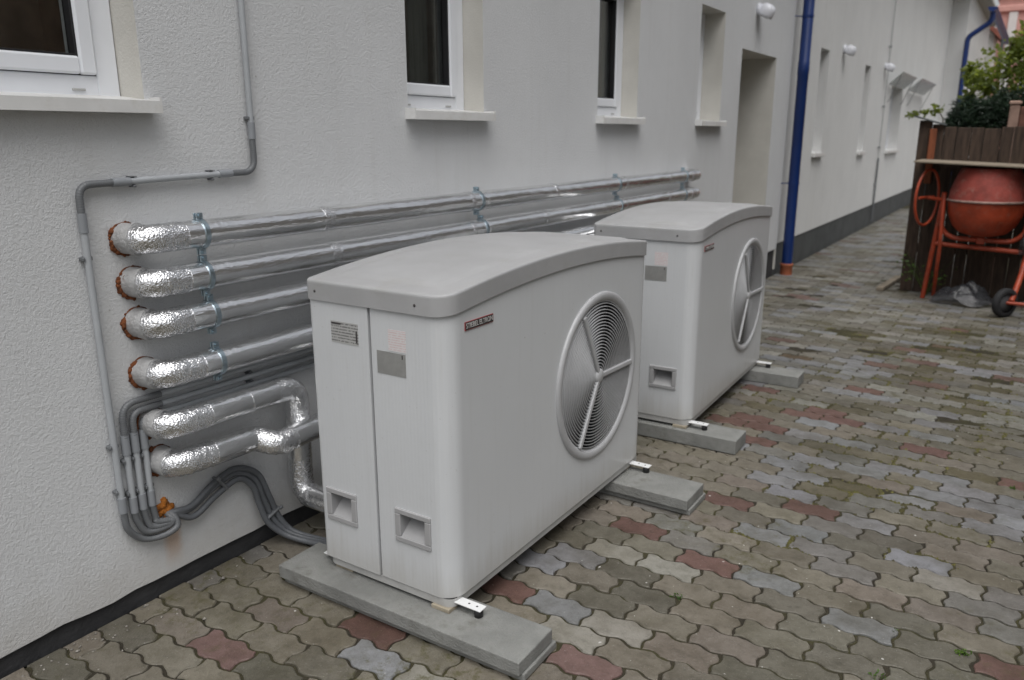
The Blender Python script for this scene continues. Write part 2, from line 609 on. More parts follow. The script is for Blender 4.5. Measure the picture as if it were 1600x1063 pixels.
WAVE = [(0, 0), (.09, .0045), (.2, .0085), (.33, .0095), (.45, .005), (.56, -.002), (.68, -.0055), (.82, -.0045), (.92, -.002)]
ENDW = [(.2, .004), (.34, .0055), (.46, .001), (.58, -.0065), (.72, -.0075), (.86, -.003)]
def stone_outline():
    pts = []
    L, B = STONE_L, STONE_B
    for h in range(2):
        for u, a in WAVE: pts.append(((h + u) * L / 2, a))            # upper side, left to right (y=0 line)
    for tt, a in ENDW: pts.append((L + a, -tt * B))
    pts.append((L, -B))
    low = []
    for h in range(2):
        for u, a in WAVE: low.append(((h + u) * L / 2, a - B))
    pts += low[1:][::-1]
    pts.append((0, -B))
    for tt, a in ENDW[::-1]: pts.append((a, -tt * B))
    # drop the duplicate corner
    out = []
    for q in pts:
        if not out or (abs(q[0] - out[-1][0]) + abs(q[1] - out[-1][1])) > 1e-5: out.append(q)
    return out
OUT = stone_outline()
CX, CY = STONE_L / 2, -STONE_B / 2
def inset(pts, d):
    n = len(pts); out = []
    for i in range(n):
        a, b, c = Vector(pts[i - 1]), Vector(pts[i]), Vector(pts[(i + 1) % n])
        e1, e2 = (b - a).normalized(), (c - b).normalized()
        nrm = (Vector((e1.y, -e1.x)) + Vector((e2.y, -e2.x)))
        if nrm.length < 1e-6: nrm = Vector((e1.y, -e1.x))
        nrm.normalize()
        out.append((b.x + nrm.x * d, b.y + nrm.y * d))
    return out
def stone_verts(seed, joint):
    rnd = random.Random(seed)
    n = len(OUT)
    o1 = inset(OUT, joint)
    o2 = inset(OUT, joint + .0024)
    # worn and chipped edge
    jit = [rnd.gauss(0, .0006) for _ in range(n)]
    for _ in range(rnd.choice((0, 0, 1, 1, 2))):
        k = rnd.randrange(n)
        for q in (-1, 0, 1): jit[(k + q) % n] += rnd.uniform(.002, .005) * (1 if q == 0 else .5)
    vv = []
    for i, (x, y) in enumerate(o1):
        dx, dy = CX - x, CY - y
        l = math.hypot(dx, dy)
        vv.append((x + dx / l * jit[i] - CX, y + dy / l * jit[i] - CY, -.022))
    for i, (x, y) in enumerate(o1):
        dx, dy = CX - x, CY - y; l = math.hypot(dx, dy)
        vv.append((x + dx / l * jit[i] - CX, y + dy / l * jit[i] - CY, -.0024 - abs(jit[i])))
    for i, (x, y) in enumerate(o2):
        dx, dy = CX - x, CY - y; l = math.hypot(dx, dy)
        vv.append((x + dx / l * jit[i] * 1.3 - CX, y + dy / l * jit[i] * 1.3 - CY, 0))
    ff = []
    for r in range(2):
        for i in range(n):
            j = (i + 1) % n
            ff.append((r * n + j, r * n + i, (r + 1) * n + i, (r + 1) * n + j))
    ff.append(tuple(2 * n + i for i in range(n))[::-1])
    return vv, ff
# orientation check: make top face point up
def fix_up(vv, ff):
    f = ff[-1]
    a = Vector((0, 0, 0))
    P = [Vector(vv[i]) for i in f]
    nz = sum(P[i].x * P[(i + 1) % len(P)].y - P[(i + 1) % len(P)].x * P[i].y for i in range(len(P)))
    if nz < 0: ff = [tuple(reversed(q)) for q in ff]
    return ff
STONES = []
for k in range(14):
    vv, ff = stone_verts(k, .0037)
    ff = fix_up(vv, ff)
    me = bpy.data.meshes.new('paving_stone')
    me.from_pydata(vv, [], ff)
    me.materials.append(M['stone'])
    STONES.append((me, vv, ff))

RED = [(0.63, -0.08), (0.87, 0.31), (1.05, 0.88), (1.29, 0.77), (1.25, 1.27), (1.53, 1.37), (1.23, 1.88), (1.06, 2.08), (0.95, 2.15), (1.05, 2.68), (1.22, 2.44), (1.32, 2.53), (1.42, 2.43), (1.79, 2.23), (1.42, 3.01), (2.13, 2.05), (2.17, 0.7), (0.97, 3.44), (0.99, 2.26)]
MAUVE = [(0.32, -0.37), (1.23, 0.09)]
BLUE = [(1.33, 2.15), (1.52, 2.13), (1.44, 1.06), (1.53, 0.77), (1.3, 1.78), (1.34, 1.56), (1.42, 1.67), (1.54, 1.95), (1.62, 1.86), (1.79, 1.66), (1.69, 1.94), (1.89, 1.97), (1.97, 1.86), (1.91, 1.76), (2.08, 1.76), (2.08, 1.57), (2.13, 1.84), (1.61, 2.45), (1.75, 2.4), (1.77, 2.57), (1.03, 0.31), (0.98, 0.59), (1.63, 1.13), (1.91, 0.65), (1.68, 1.35)]
PALE = [(1.24, 0.68), (1.07, 0.67), (1.24, 0.29), (0.88, -0.19), (1.14, 0.2), (2.05, 1.09)]
DARK = [(1.13, 0.43), (1.2, 0.6), (1.82, 1.12), (1.91, 1.29), (2.06, 0.68), (1.3, 0.52), (1.55, 0.25), (0.54, -0.37)]
def stone_colour(x, y, rnd):
    def j(c, a=.08):
        k = rnd.uniform(1 - a, 1 + a) * .64
        return tuple(q * k * rnd.uniform(.985, 1.015) for q in c)
    def near(lst): return any(abs(x - a) < STONE_L * .5 and abs(y - b) < STONE_B * .5 for a, b in lst)
    if near(RED): return j((.22, .128, .108), .1)
    if near(MAUVE): return j((.27, .17, .155), .05)
    if near(BLUE): return j((.305, .308, .312))
    if near(PALE): return j((.39, .37, .325))
    if near(DARK): return j((.19, .175, .14))
    q = mnoise.noise(Vector((x * 1.1, y * .8, 3.3)))
    r = rnd.random()
    if y > 2.6:
        if r < .035: return j((.225, .145, .12), .12)
        if r < .32 + q * .4: return j((.32, .325, .335), .12)
        if r < .55: return j((.36, .35, .315), .12)
        return j((.25, .235, .195), .14)
    if r < .05: return j((.34, .345, .36), .1)
    if r < .15: return j((.33, .295, .245), .1)
    if r < .24: return j((.28, .245, .205), .1)
    if r < .32: return j((.265, .255, .235), .1)
    if r < .5: return j((.22, .205, .165), .1)
    return j((.275, .25, .20), .12)

cm = cam.rotation_euler.to_matrix()
def px(p):
    q = cm.transposed() @ (Vector(p) - cam.location)
    if q.z > -.1: return None
    return (800 + 1231.3 * q.x / -q.z, 531.5 - 1231.3 * q.y / -q.z, -q.z)
BLOCK = [((.385, 0, .1), (.878, 1.27, .95)), ((.40, 1.72, .1), (.88, 2.96, .95)), ((.255, -.075, 0), (1.14, .095, .065)),
         ((.255, 1.03, 0), (1.165, 1.21, .065)), ((.255, 1.69, 0), (1.13, 1.85, .065)), ((.255, 2.78, 0), (1.125, 2.93, .065)), ((1.17, 6.2, 0), (4, 6.3, 1.4))]
def hidden(p):
    o = cam.location; d = Vector(p) - o
    for lo, hi in BLOCK:
        t0, t1 = 0.0, 0.995
        ok = True
        for k in range(3):
            if abs(d[k]) < 1e-9:
                if not lo[k] < o[k] < hi[k]: ok = False; break
                continue
            a, b = (lo[k] - o[k]) / d[k], (hi[k] - o[k]) / d[k]
            if a > b: a, b = b, a
            t0, t1 = max(t0, a), min(t1, b)
        if ok and t0 < t1: return True
    return False
cells = []
for jrow in range(-26, 170):
    yt = SY + jrow * STONE_B
    off = (jrow % 2) * STONE_L / 2
    for k in range(-12, 14):
        x0 = SX + off + k * STONE_L
        xc, yc = x0 + STONE_L / 2, yt - STONE_B / 2
        if xc < -STONE_L * .40 or yc > 15 or (yc > 6.6 and xc > 1.9): continue
        q = px((xc, yc, 0))
        if q is None or not (-90 < q[0] < 1690 and -50 < q[1] < 1160): continue
        area = 1.0 / q[2] ** 3
        hid = hidden((xc, yc, 0)) and hidden((xc - .08, yc, 0)) and hidden((xc + .08, yc, 0))
        infr = 0 <= q[0] <= 1600 and 0 <= q[1] <= 1063
        cells.append((area if (infr and not hid) else area * 1e-6, xc, yc))
cells.sort(reverse=True)
SUNK = [(1.57, 1.54), (1.5, 2.0), (1.65, 1.63), (1.84, 1.55), (2.02, 2.98), (1.89, 3.14), (1.41, 3.81), (1.12, 4.32), (1.71, 3.43), (1.74, 4.21), (1.89, 4.03), (2.13, 4.18)]
rest_v, rest_f, rest_c = [], [], []
for idx, (a_, xc, yc) in enumerate(cells):
    rnd = random.Random(int(xc * 1000) * 7919 + int(yc * 1000))
    col = stone_colour(xc, yc, rnd)
    mossy = any(math.hypot((xc - a) * .7, yc - b) < .10 for a, b in SUNK)
    if (mossy and rnd.random() < .65) or (yc > 2.4 and rnd.random() < .13) or (xc > 1.75 and yc > 1.9 and rnd.random() < .12):
        k_ = rnd.uniform(.35, .8)
        col = tuple(c * (1 - k_) + m_ * k_ for c, m_ in zip(col, (.082, .070, .030)))
    z = rnd.gauss(0, .0012)
    if any(math.hypot(xc - a, yc - b) < .10 for a, b in SUNK): z -= rnd.uniform(.001, .005)
    if yc > 2.6 and rnd.random() < .12: z -= rnd.uniform(.002, .006)
    rx, ry, rz = rnd.gauss(0, .008), rnd.gauss(0, .006), rnd.gauss(0, .006)
    me, vv, ff = STONES[rnd.randrange(len(STONES))]
    if xc < STONE_L * .56:
        # cut against the house wall
        vv = [(max(q[0], .004 - xc), q[1], q[2]) for q in vv]
        rx = ry = rz = 0.0
        if idx < 300:
            me = bpy.data.meshes.new('paving_stone')
            me.from_pydata(vv, [], ff)
            me.materials.append(M['stone'])
    if idx < 300:
        o = bpy.data.objects.new('paving_stone', me)
        COL.objects.link(o)
        o.parent = pavement
        o.location = (xc, yc, z)
        o.rotation_euler = (rx, ry, rz)
        o.color = (*col, 1)
    else:
        b0 = len(rest_v)
        R_ = Matrix.Rotation(rz, 3, 'Z') @ Matrix.Rotation(ry, 3, 'Y') @ Matrix.Rotation(rx, 3, 'X')
        T_ = Vector((xc, yc, z))
        rest_v += [R_ @ Vector(q) + T_ for q in vv]
        rest_f += [[b0 + i for i in f] for f in ff]
        rest_c += [(*col, 1)] * len(vv)
me = bpy.data.meshes.new('paving_stones')
me.from_pydata(rest_v, [], rest_f)
ca = me.color_attributes.new('tint', 'FLOAT_COLOR', 'POINT')
ca.data.foreach_set('color', [c for q in rest_c for c in q])
me.materials.append(M['stone_many'])
o = bpy.data.objects.new('paving_stones', me)
COL.objects.link(o)
o.parent = pavement
tag(o, kind='stuff')

# unseen house, added to shade the yard from the camera's right
q = MB()
q.box(4.3, 9.0, -.6, 11.0, -.05, 4.3)
q.add([(3.95, -1.0, 4.31), (3.95, 11.4, 4.31), (6.65, 11.4, 6.3), (6.65, -1.0, 6.3), (9.35, 11.4, 4.31), (9.35, -1.0, 4.31)], [(0, 3, 2, 1), (3, 5, 4, 2), (0, 5, 3), (1, 2, 4), (0, 1, 4, 5)])
tag(q.build('added_shade_house', M['shade_house']), kind='structure')

# ------------------------------------------------------------------ near house
def wall_mesh(x, y0, y1, z0, z1, openings, step=.08, ragged=.0):
    """front sheet of a wall facing +x with openings (ya, yb, za, zb, depth); returns sheet and reveals"""
    ys = set([y0, y1]); zs = set([z0, z1])
    for a, b, c, d, _ in openings: ys |= {a, b}; zs |= {c, d}
    ys = sorted(ys); zs = sorted(zs)
    yy = []
    for a, b in zip(ys, ys[1:]):
        n = max(1, int((b - a) / step)); yy += [a + (b - a) * i / n for i in range(n)]
    yy.append(ys[-1])
    rnd = random.Random(5)
    jz = {q: (rnd.gauss(0, ragged) if ragged else 0) for q in yy}
    m = MB()
    m.grid(yy, zs, lambda u, v: (x, u, v + (jz[u] if v == z0 else 0)), [o_[:4] for o_ in openings])
    # underside lip of the plaster coat
    m.grid(yy, [0, 1], lambda u, v: (x - .06 * v, u, z0 + jz[u]), [(o_[0], o_[1], -1, 2) for o_ in openings if o_[2] <= z0], flip=True)
    rs = []
    for a, b, c, d, dep in openings:
        r = MB(); rs.append(r)
        xb = x - dep
        r.quad((x, b, c), (xb, b, c), (xb, b, d), (x, b, d))
        r.quad((x, a, c), (x, a, d), (xb, a, d), (xb, a, c))
        r.quad((x, a, d), (x, b, d), (xb, b, d), (xb, a, d))
        if c > z0: r.quad((x, a, c), (xb, a, c), (xb, b, c), (x, b, c))
    return m, rs

house = empty('house', (0, 1.5, 0), 'grey-white rendered house wall with the foil pipes and four white windows', 'house')
WIN = [(-1.45, -.19), (.915, 1.425), (2.51, 3.03), (4.035, 4.53)]
WZ0, WZ1 = 1.452, 2.228
ops = [(a, b, WZ0, WZ1, .24) for a, b in WIN] + [(4.965, 5.945, .03, 2.017, .5)]
ops2 = ops + [(5.945, 6.44, .03, .262, .03)]
zb = .057
wm, rm = wall_mesh(0, -3.2, 6.45, zb, 4.05, [(a, b, max(c, zb), d, e) for a, b, c, d, e in ops2], .07, .0022)
wall = wm.build('wall', M['plaster'], house)
for r_ in rm: r_.build('reveal', M['reveal'], house)
q = MB(); q.box(-.35, -.012, -3.2, 4.96, -.05, .10); q.build('plinth', M['plinth'], house)
q = MB(); q.box(-.35, -.016, 5.95, 6.43, -.05, .28); q.build('plinth', M['plinth'], house)
# back of the wall so that light cannot come through, with the rooms left open
q = MB()
q.box(-3.2, -.21, -3.2, -3.1, 0, 4.0); q.box(-3.3, -3.2, -3.2, 6.4, 0, 4.0); q.box(-3.2, -.06, -3.2, 6.4, 4.0, 4.05)
q.build('back_wall', M['reveal'], house)
# eaves
q = MB(); q.box(-3.4, .42, -3.4, 6.45, 4.07, 4.13)
q.build('soffit', M['soffit'], house)
q = MB()
q.add([(.5, -3.4, 4.14), (.5, 6.45, 4.14), (-3.4, 6.45, 5.6), (-3.4, -3.4, 5.6), (.5, -3.4, 4.24), (.5, 6.45, 4.24), (-3.4, 6.45, 5.7), (-3.4, -3.4, 5.7)],
      [(0, 3, 2, 1), (4, 5, 6, 7), (0, 1, 5, 4), (1, 2, 6, 5), (2, 3, 7, 6), (3, 0, 4, 7)])
q.build('roof', M['roof'], house)

def ring(mb, x0, x1, ya, yb, za, zb_, w_, bv=.003):
    mb.bbox(x0, x1, ya, ya + w_, za, zb_, bv); mb.bbox(x0, x1, yb - w_, yb, za, zb_, bv)
    mb.bbox(x0, x1, ya + w_ - .001, yb - w_ + .001, za + .0005, za + w_, bv); mb.bbox(x0, x1, ya + w_ - .001, yb - w_ + .001, zb_ - w_, zb_ - .0005, bv)
for i, (a, b) in enumerate(WIN):
    XF = -.105 if i < 3 else -.155
    q = MB(); ring(q, XF - .07, XF, a + .002, b - .002, WZ0 + .006, WZ1 - .002, .062)
    win = q.build('window', M['pvc'], house)
    a2, b2, z2, z3 = a + .066, b - .066, WZ0 + .070, WZ1 - .066
    q = MB(); ring(q, XF - .06, XF + .012, a2, b2, z2, z3, .046, .006); q.build('sash', M['pvc'], win)
    q = MB(); ring(q, XF - .05, XF - .004, a2 - .005, b2 + .005, z2 - .005, z3 + .005, .008, .001); q.build('sash_gap', M['gap'], win)
    q = MB(); ring(q, XF - .03, XF + .004, a2 + .045, b2 - .045, z2 + .045, z3 - .045, .007, .001); q.build('gasket', M['gasket'], win)
    q = MB(); q.box(XF - .028, XF - .022, a2 + .047, b2 - .047, z2 + .047, z3 - .047); q.build('pane', M['pane'], win)
    for k in range(2 if b - a > .8 else 2):
        yc = b - .12 - k * (.27 if b - a < .8 else .6)
        q = MB(); q.bbox(XF - .001, XF + .004, yc - .018, yc + .018, WZ0 + .028, WZ0 + .034, .001); q.build('drain_cap', M['tray'], win)
    # sill: sloping plate with a folded drip edge and turned-up ends
    q = MB()
    sa, sb = a - .018, b + .018
    xo = .052
    t_ = .0025
    q.add([(XF, a + .001, WZ0 + .018), (XF, b - .001, WZ0 + .018), (xo, b + .018, WZ0 + .002), (xo, a - .018, WZ0 + .002)], [(0, 3, 2, 1)])
    q.box(xo - t_, xo, sa, sb, WZ0 - .030, WZ0 + .0025)
    q.box(xo - .016, xo - t_, sa, sb, WZ0 - .030, WZ0 - .0275)
    q.box(.001, xo - .0005, sb - .006, sb + .001, WZ0 - .0295, WZ0 + .012)
    q.box(.001, xo - .0005, sa - .001, sa + .006, WZ0 - .0295, WZ0 + .012)
    q.add([(.002, sa + .004, WZ0 - .008), (.002, sb - .004, WZ0 - .008), (xo - .003, sb - .004, WZ0 - .002), (xo - .003, sa + .004, WZ0 - .002)], [(0, 1, 2, 3)])
    q.build('sill', M['sill'], win)
    # dark room behind
    q = MB()
    ra, rb, rx0, rx1 = a - .25, b + .25, -.95, XF - .075
    q.quad((rx0, ra, 1.2), (rx0, rb, 1.2), (rx0, rb, 2.6), (rx0, ra, 2.6))
    q.quad((rx0, ra, 1.2), (rx0, ra, 2.6), (rx1, ra, 2.6), (rx1, ra, 1.2))
    q.quad((rx0, rb, 1.2), (rx1, rb, 1.2), (rx1, rb, 2.6), (rx0, rb, 2.6))
    q.quad((rx0, ra, 2.6), (rx0, rb, 2.6), (rx1, rb, 2.6), (rx1, ra, 2.6))
    q.quad((rx0, ra, 1.2), (rx1, ra, 1.2), (rx1, rb, 1.2), (rx0, rb, 1.2))
    q.build('room', M['room'], win)
    if i == 0:
        q = MB(); q.bbox(-.5, -.46, -.52, -.47, 1.2, 2.6, .004); q.bbox(-.5, -.46, -.95, -.9, 1.2, 2.6, .004)
        q.build('inner_frame', M['red_frame'], win)
    elif i < 3:
        q = MB()
        yy = [b - .17 + .01 * k for k in range(12)]
        q.grid(yy, [1.3, 2.5], lambda u, v: (-.27 + .012 * math.sin(u * 190), u, v), smooth=True)
        q.build('curtain', M['curtain'], win)
# door deep in its recess
q = MB(); q.box(-.55, -.48, 4.97, 5.94, .02, 2.015)
d_ = q.build('door', M['door'], house)
q = MB(); q.bbox(-.482, -.474, 5.07, 5.84, .15, .95, .004); q.bbox(-.482, -.474, 5.07, 5.84, 1.05, 1.9, .004); q.build('door_panel', M['door'], d_)
q = MB(); q.tube(fillet([(-.48, 5.04, 1.02), (-.43, 5.04, 1.02), (-.43, 5.14, 1.02)], .02), .009, 10); q.build('handle', M['steel'], d_)
q = MB(); q.box(-.5, .0, 4.967, 5.943, -.02, .032); q.build('threshold', M['concrete'], house)

# ------------------------------------------------------------------ far building
far = empty('white_building', (-.02, 13, 0), 'long white rendered building with dark grey plinth beyond the blue downpipe', 'building')
XW = -.022
FW = [(7.68, 8.10, 1.168, 2.252), (10.25, 10.66, 1.138, 2.252), (12.6, 13.8, 1.11, 2.10)]
wm, rm = wall_mesh(XW, 6.452, 19.7, .30, 4.42, [(a, b, c, d, .2) for a, b, c, d in FW], .3)
wm.build('wall', M['plaster_far'], far)
for r_ in rm: r_.build('reveal', M['plaster_far'], far)
q = MB(); q.box(-.3, XW - .008, 6.46, 19.7, -.05, .33); q.build('plinth', M['plinth_far'], far)
for a, b, c, d in FW:
    q = MB(); ring(q, XW - .22, XW - .15, a + .002, b - .002, c + .006, d - .002, .06)
    win = q.build('window', M['pvc'], far)
    q = MB(); q.box(XW - .19, XW - .18, a + .06, b - .06, c + .06, d - .06); q.build('pane', M['pane'], win)
    q = MB(); q.box(XW - 1.0, XW - .225, a - .1, b + .1, c - .1, d + .1); q.build('room', M['room'], win)
    q = MB(); q.bbox(XW - .14, XW + .045, a - .02, b + .02, c - .05, c - .004, .004); q.build('sill', M['sill'], win)
# wing standing proud at the far end
q = MB(); q.box(-3, .32, 19.7, 27, -.05, 4.42); q.build('wing_wall', M['plaster_far'], far)
q = MB(); q.box(-3.2, .45, 6.46, 19.2, 4.42, 4.48); q.build('soffit', M['soffit'], far)
q = MB(); q.box(-3.2, .62, 19.21, 27, 4.42, 4.49); q.build('soffit', M['soffit'], far)
q = MB()
q.add([(.55, 6.46, 4.50), (.55, 27, 4.50), (-3.4, 27, 5.9), (-3.4, 6.46, 5.9), (.55, 6.46, 4.60), (.55, 27, 4.60), (-3.4, 27, 6.0), (-3.4, 6.46, 6.0)],
      [(0, 3, 2, 1), (4, 5, 6, 7), (0, 1, 5, 4), (1, 2, 6, 5), (2, 3, 7, 6), (3, 0, 4, 7)])
q.build('roof', M['roof'], far)

# ------------------------------------------------------------------ paving edge: concrete slabs under the pumps
def slab(y0, y1, x0, x1, z0, z1, label, rz=0):
    q = MB(); q.bbox(x0, x1, y0, y1, z0, z1, .0035, 2)
    for v in q.v:
        n_ = mnoise.noise(v * 23) * .0012
        v.z += n_; v.y += n_
    o = q.build('concrete_slab', M['concrete'], None, ((x0 + x1) / 2, (y0 + y1) / 2, z0))
    o.rotation_euler.z = rz
    tag(o, label, 'slab', 'concrete slabs under the heat pumps')
    return o
slab(-.078, .095, .258, 1.142, .024, .066, 'long grey concrete slab under the near end of the front heat pump', .012)
slab(-.062, .108, .262, 1.148, .001, .0235, 'lower concrete slab, mostly hidden beneath the nearest slab', .012)
slab(1.03, 1.208, .258, 1.165, .024, .066, 'concrete slab under the far end of the front heat pump', .006)
slab(1.045, 1.218, .262, 1.172, .001, .0235, 'lower concrete slab, hidden beneath the slab at the far end of the front pump', .006)
slab(1.692, 1.850, .258, 1.132, .002, .066, 'concrete slab under the near end of the rear heat pump', .012)
slab(2.80, 2.945, .258, 1.125, .002, .066, 'short visible concrete slab end under the far end of the rear heat pump', .02)

# ------------------------------------------------------------------ heat pump
D, W = .493, 1.27
BULGE = .042
def arch(y):
    t = 2 * y / W - 1
    return BULGE * (1 - t * t)
def rrect(x0, x1, y0, y1, r, nl=26, nc=8, rb=None):
    """rounded rectangle, counter-clockwise, starting at the near side's rear end"""
    pts = []
    rb = r if rb is None else rb
    def arc(cx, cy, a0, r=r):
        for k in range(nc + 1):
            a = a0 + math.pi / 2 * k / nc
            pts.append((cx + r * math.cos(a), cy + r * math.sin(a)))
    arc(x0 + rb, y0 + rb, math.pi, rb)
    arc(x1 - r, y0 + r, -math.pi / 2)
    for k in range(1, nl): pts.append((x1, y0 + r + (y1 - y0 - 2 * r) * k / nl))
    arc(x1 - r, y1 - r, 0)
    arc(x0 + rb, y1 - rb, math.pi / 2, rb)
    for k in range(1, nl): pts.append((x0, y1 - rb - (y1 - y0 - 2 * rb) * k / nl))
    return pts

pump = empty('heat_pump', (0, 0, 0), 'front white air-source heat pump, nearest the camera, service labels on its end panel', 'heat pump', 'heat pumps along the wall')
ZB, ZT = .105, .930
SEAM = .229
RC = .058
HY, HZ, HR = .862, .540, .264
# front cover: near end panel, rounded corner, front with fan opening, far corner
q = MB()
HF = (.315, .403, .258, .328)     # grip hole in the front half
HRr = (.047, .128, .254, .326)    # grip hole in the rear half
xs = [SEAM + .004, HF[0], HF[1], D - RC]
q.grid(xs, [ZB, HF[2], HF[3], ZT], lambda u, v: (u, 0, v), [HF])
for cy, a0 in ((RC, -math.pi / 2), (W - RC, 0)):
    ang = [a0 + math.pi / 2 * k / 12 for k in range(13)]
    q.grid(ang, [ZB, .5, 1.0], lambda u, v: (D - RC + RC * math.cos(u), cy + RC * math.sin(u), v if v < .9 else ZT + .012 + (arch(.03) if True else 0)), smooth=True)
q.grid([D - RC, SEAM + .004], [ZB, ZT], lambda u, v: (u, W, v))
ya, yb = RC, W - RC
N = 96
angs = sorted(set([2 * math.pi * k / N for k in range(N)] + [math.atan2(zz - HZ, yy - HY) % (2 * math.pi) for yy in (ya, yb) for zz in (ZB, ZT + .012 + arch(ya))]))
inner, outer = [], []
for a in angs:
    c, s_ = math.cos(a), math.sin(a)
    ty = ((yb - HY) / c) if c > 1e-9 else ((ya - HY) / c if c < -1e-9 else 1e9)
    tz = (ZB - HZ) / s_ if s_ < -1e-9 else 1e9
    t = min(ty, tz)
    if s_ > 1e-9:
        lo_, hi_ = 0, 2.0
        for _ in range(40):
            mid_ = (lo_ + hi_) / 2
            yy = HY + mid_ * c
            if HZ + mid_ * s_ < ZT + .012 + arch(yy): lo_ = mid_
            else: hi_ = mid_
        t = min(ty, lo_)
    inner.append((D, HY + HR * c, HZ + HR * s_)); outer.append((D, HY + t * c, HZ + t * s_))
n = len(angs)
q.add(inner + outer, [(i, n + i, n + (i + 1) % n, (i + 1) % n) for i in range(n)])
# lower return flange
q.grid([SEAM + .004, D - RC], [0, .018], lambda u, v: (u, v, ZB), flip=True)
q.grid([RC, W - RC], [0, .018], lambda u, v: (D - v, u, ZB))
fc = q.build('front_cover', M['casing'], pump)
# rear cover: near end, back, far end
q = MB()
q.grid([.014, HRr[0], HRr[1], SEAM - .003], [ZB, HRr[2], HRr[3], ZT], lambda u, v: (u, -.003, v), [HRr])
ang = [math.pi + math.pi / 2 * k / 6 for k in range(7)]
q.grid(ang, [ZB, ZT], lambda u, v: (.014 + .014 * math.cos(u), .011 + .014 * math.sin(u), v), smooth=True)
q.grid([W, .011], [ZB, ZT], lambda u, v: (0, u, v))
q.grid([SEAM, .0], [ZB, ZT], lambda u, v: (u, W + .002, v))
q.grid([-.003, .010], [ZB, ZT], lambda u, v: (SEAM - .003, u, v))
rc_ = q.build('rear_cover', M['casing'], pump)
# seam groove and inner body
q = MB(); q.box(.016, D - .012, .012, .40, ZB + .002, ZT - .002)
q.box(.016, D - .28, .401, W - .016, ZB + .002, ZT - .002)
q.box(D - .281, D - .012, .402, HY - .30, ZB + .002, ZT - .002); q.box(D - .281, D - .012, HY + .30, W - .016, ZB + .002, ZT - .002)
q.build('chassis', M['handle'], pump)
# grip recesses
for (h, y_, nm) in ((HRr, -.003, 0), (HF, 0.0, 1)):
    q = MB()
    x0, x1, z0, z1 = h
    fw = .020
    for (a, b, c, d) in ((x0 - fw, x1 + fw, z1, z1 + fw * .8), (x0 - fw, x1 + fw, z0 - fw * .8, z0), (x0 - fw, x0, z0 + .0005, z1 - .0005), (x1, x1 + fw, z0 + .0005, z1 - .0005)):
        q.bbox(a, b, y_ - .006, y_ + .002, c, d, .002)
    gp = q.build('grip_frame', M['handle'], rc_ if nm == 0 else fc)
    q = MB()
    y1_ = y_ + .0115
    yd = y_ + .058
    q.quad((x0, y_, z0), (x1, y_, z0), (x1, yd - .002, z1 - .022), (x0, yd - .002, z1 - .022))
    q.quad((x0, yd - .002, z1 - .022), (x1, yd - .002, z1 - .022), (x1, yd - .002, z1), (x0, yd - .002, z1))
    q.quad((x0, y_, z1), (x0, yd, z1), (x1, yd, z1), (x1, y_, z1))
    q.quad((x0, y_, z0), (x0, yd, z1 - .022), (x0, yd, z1), (x0, y_, z1))
    q.quad((x1, y_, z0), (x1, y_, z1), (x1, yd, z1), (x1, yd, z1 - .022))
    q.build('grip_pocket', M['handle'], rc_ if nm == 0 else fc)
# the chassis must not fill the grip pockets: pull it back there
ch = bpy.data.objects['chassis']
for v in ch.data.vertices:
    if v.co.y < .02: v.co.y = .075
q = MB(); q.box(SEAM - .010, SEAM + .012, .012, .05, ZB + .004, ZT - .004)
q.build('seam_strip', M['handle'], pump)
# labels
def plate(name, x0, x1, z0, z1, y_, m, parent, th=.0012):
    q = MB(); q.box(x0, x1, y_ - th, y_ - .0002, z0, z1)
    return q.build(name, m, parent, ((x0 + x1) / 2, y_, z0))
pl = plate('rating_plate', .087, .189, .800, .862, -.003, M['rating'], rc_)
q = MB(); q.box(.090, .125, -.0052, -.0044, .853, .858); q.box(.181, .186, -.0052, -.0044, .808, .842); q.build('print_block', M['print_dark'], pl)
plate('warning_sticker', .296, .357, .803, .862, 0, M['warning'], fc)
pl = plate('grey_plate', .253, .354, .735, .799, 0, M['plate_grey'], fc)
q = MB(); q.box(.342, .345, -.0022, -.0014, .785, .796); q.build('print_block', M['print_dark'], pl)
# brand plate
q = MB(); q.box(D + .0002, D + .0022, .076, .207, .867, .890)
bp_ = q.build('brand_plate', M['print_red'], fc)
q = MB(); q.box(D + .0021, D + .0027, .0775, .2055, .8685, .8885)
q.build('plate_field', M['print_dark'], bp_)
cu = bpy.data.curves.new('brand_text', 'FONT')
cu.body = 'STIEBEL ELTRON'
cu.size = .0195
cu.extrude = .0003
cu.align_x = 'CENTER'; cu.align_y = 'CENTER'
cu.space_character = .98
to = bpy.data.objects.new('brand_text_tmp', cu)
COL.objects.link(to)
bpy.context.view_layer.update()
tm = bpy.data.meshes.new_from_object(to.evaluated_get(bpy.context.evaluated_depsgraph_get()))
bpy.data.objects.remove(to)
xs_ = [v.co.x for v in tm.vertices]
sc = .122 / (max(xs_) - min(xs_))
for v in tm.vertices:
    x_, y_, z_ = v.co
    v.co = Vector((D + .0032 + z_, .1415 + x_ * sc, .8785 + y_ * 1.0))
tm.materials.append(M['print_pale'])
lt = bpy.data.objects.new('lettering', tm); COL.objects.link(lt); reg(lt, (0, 0, 0)); lt.parent = bp_
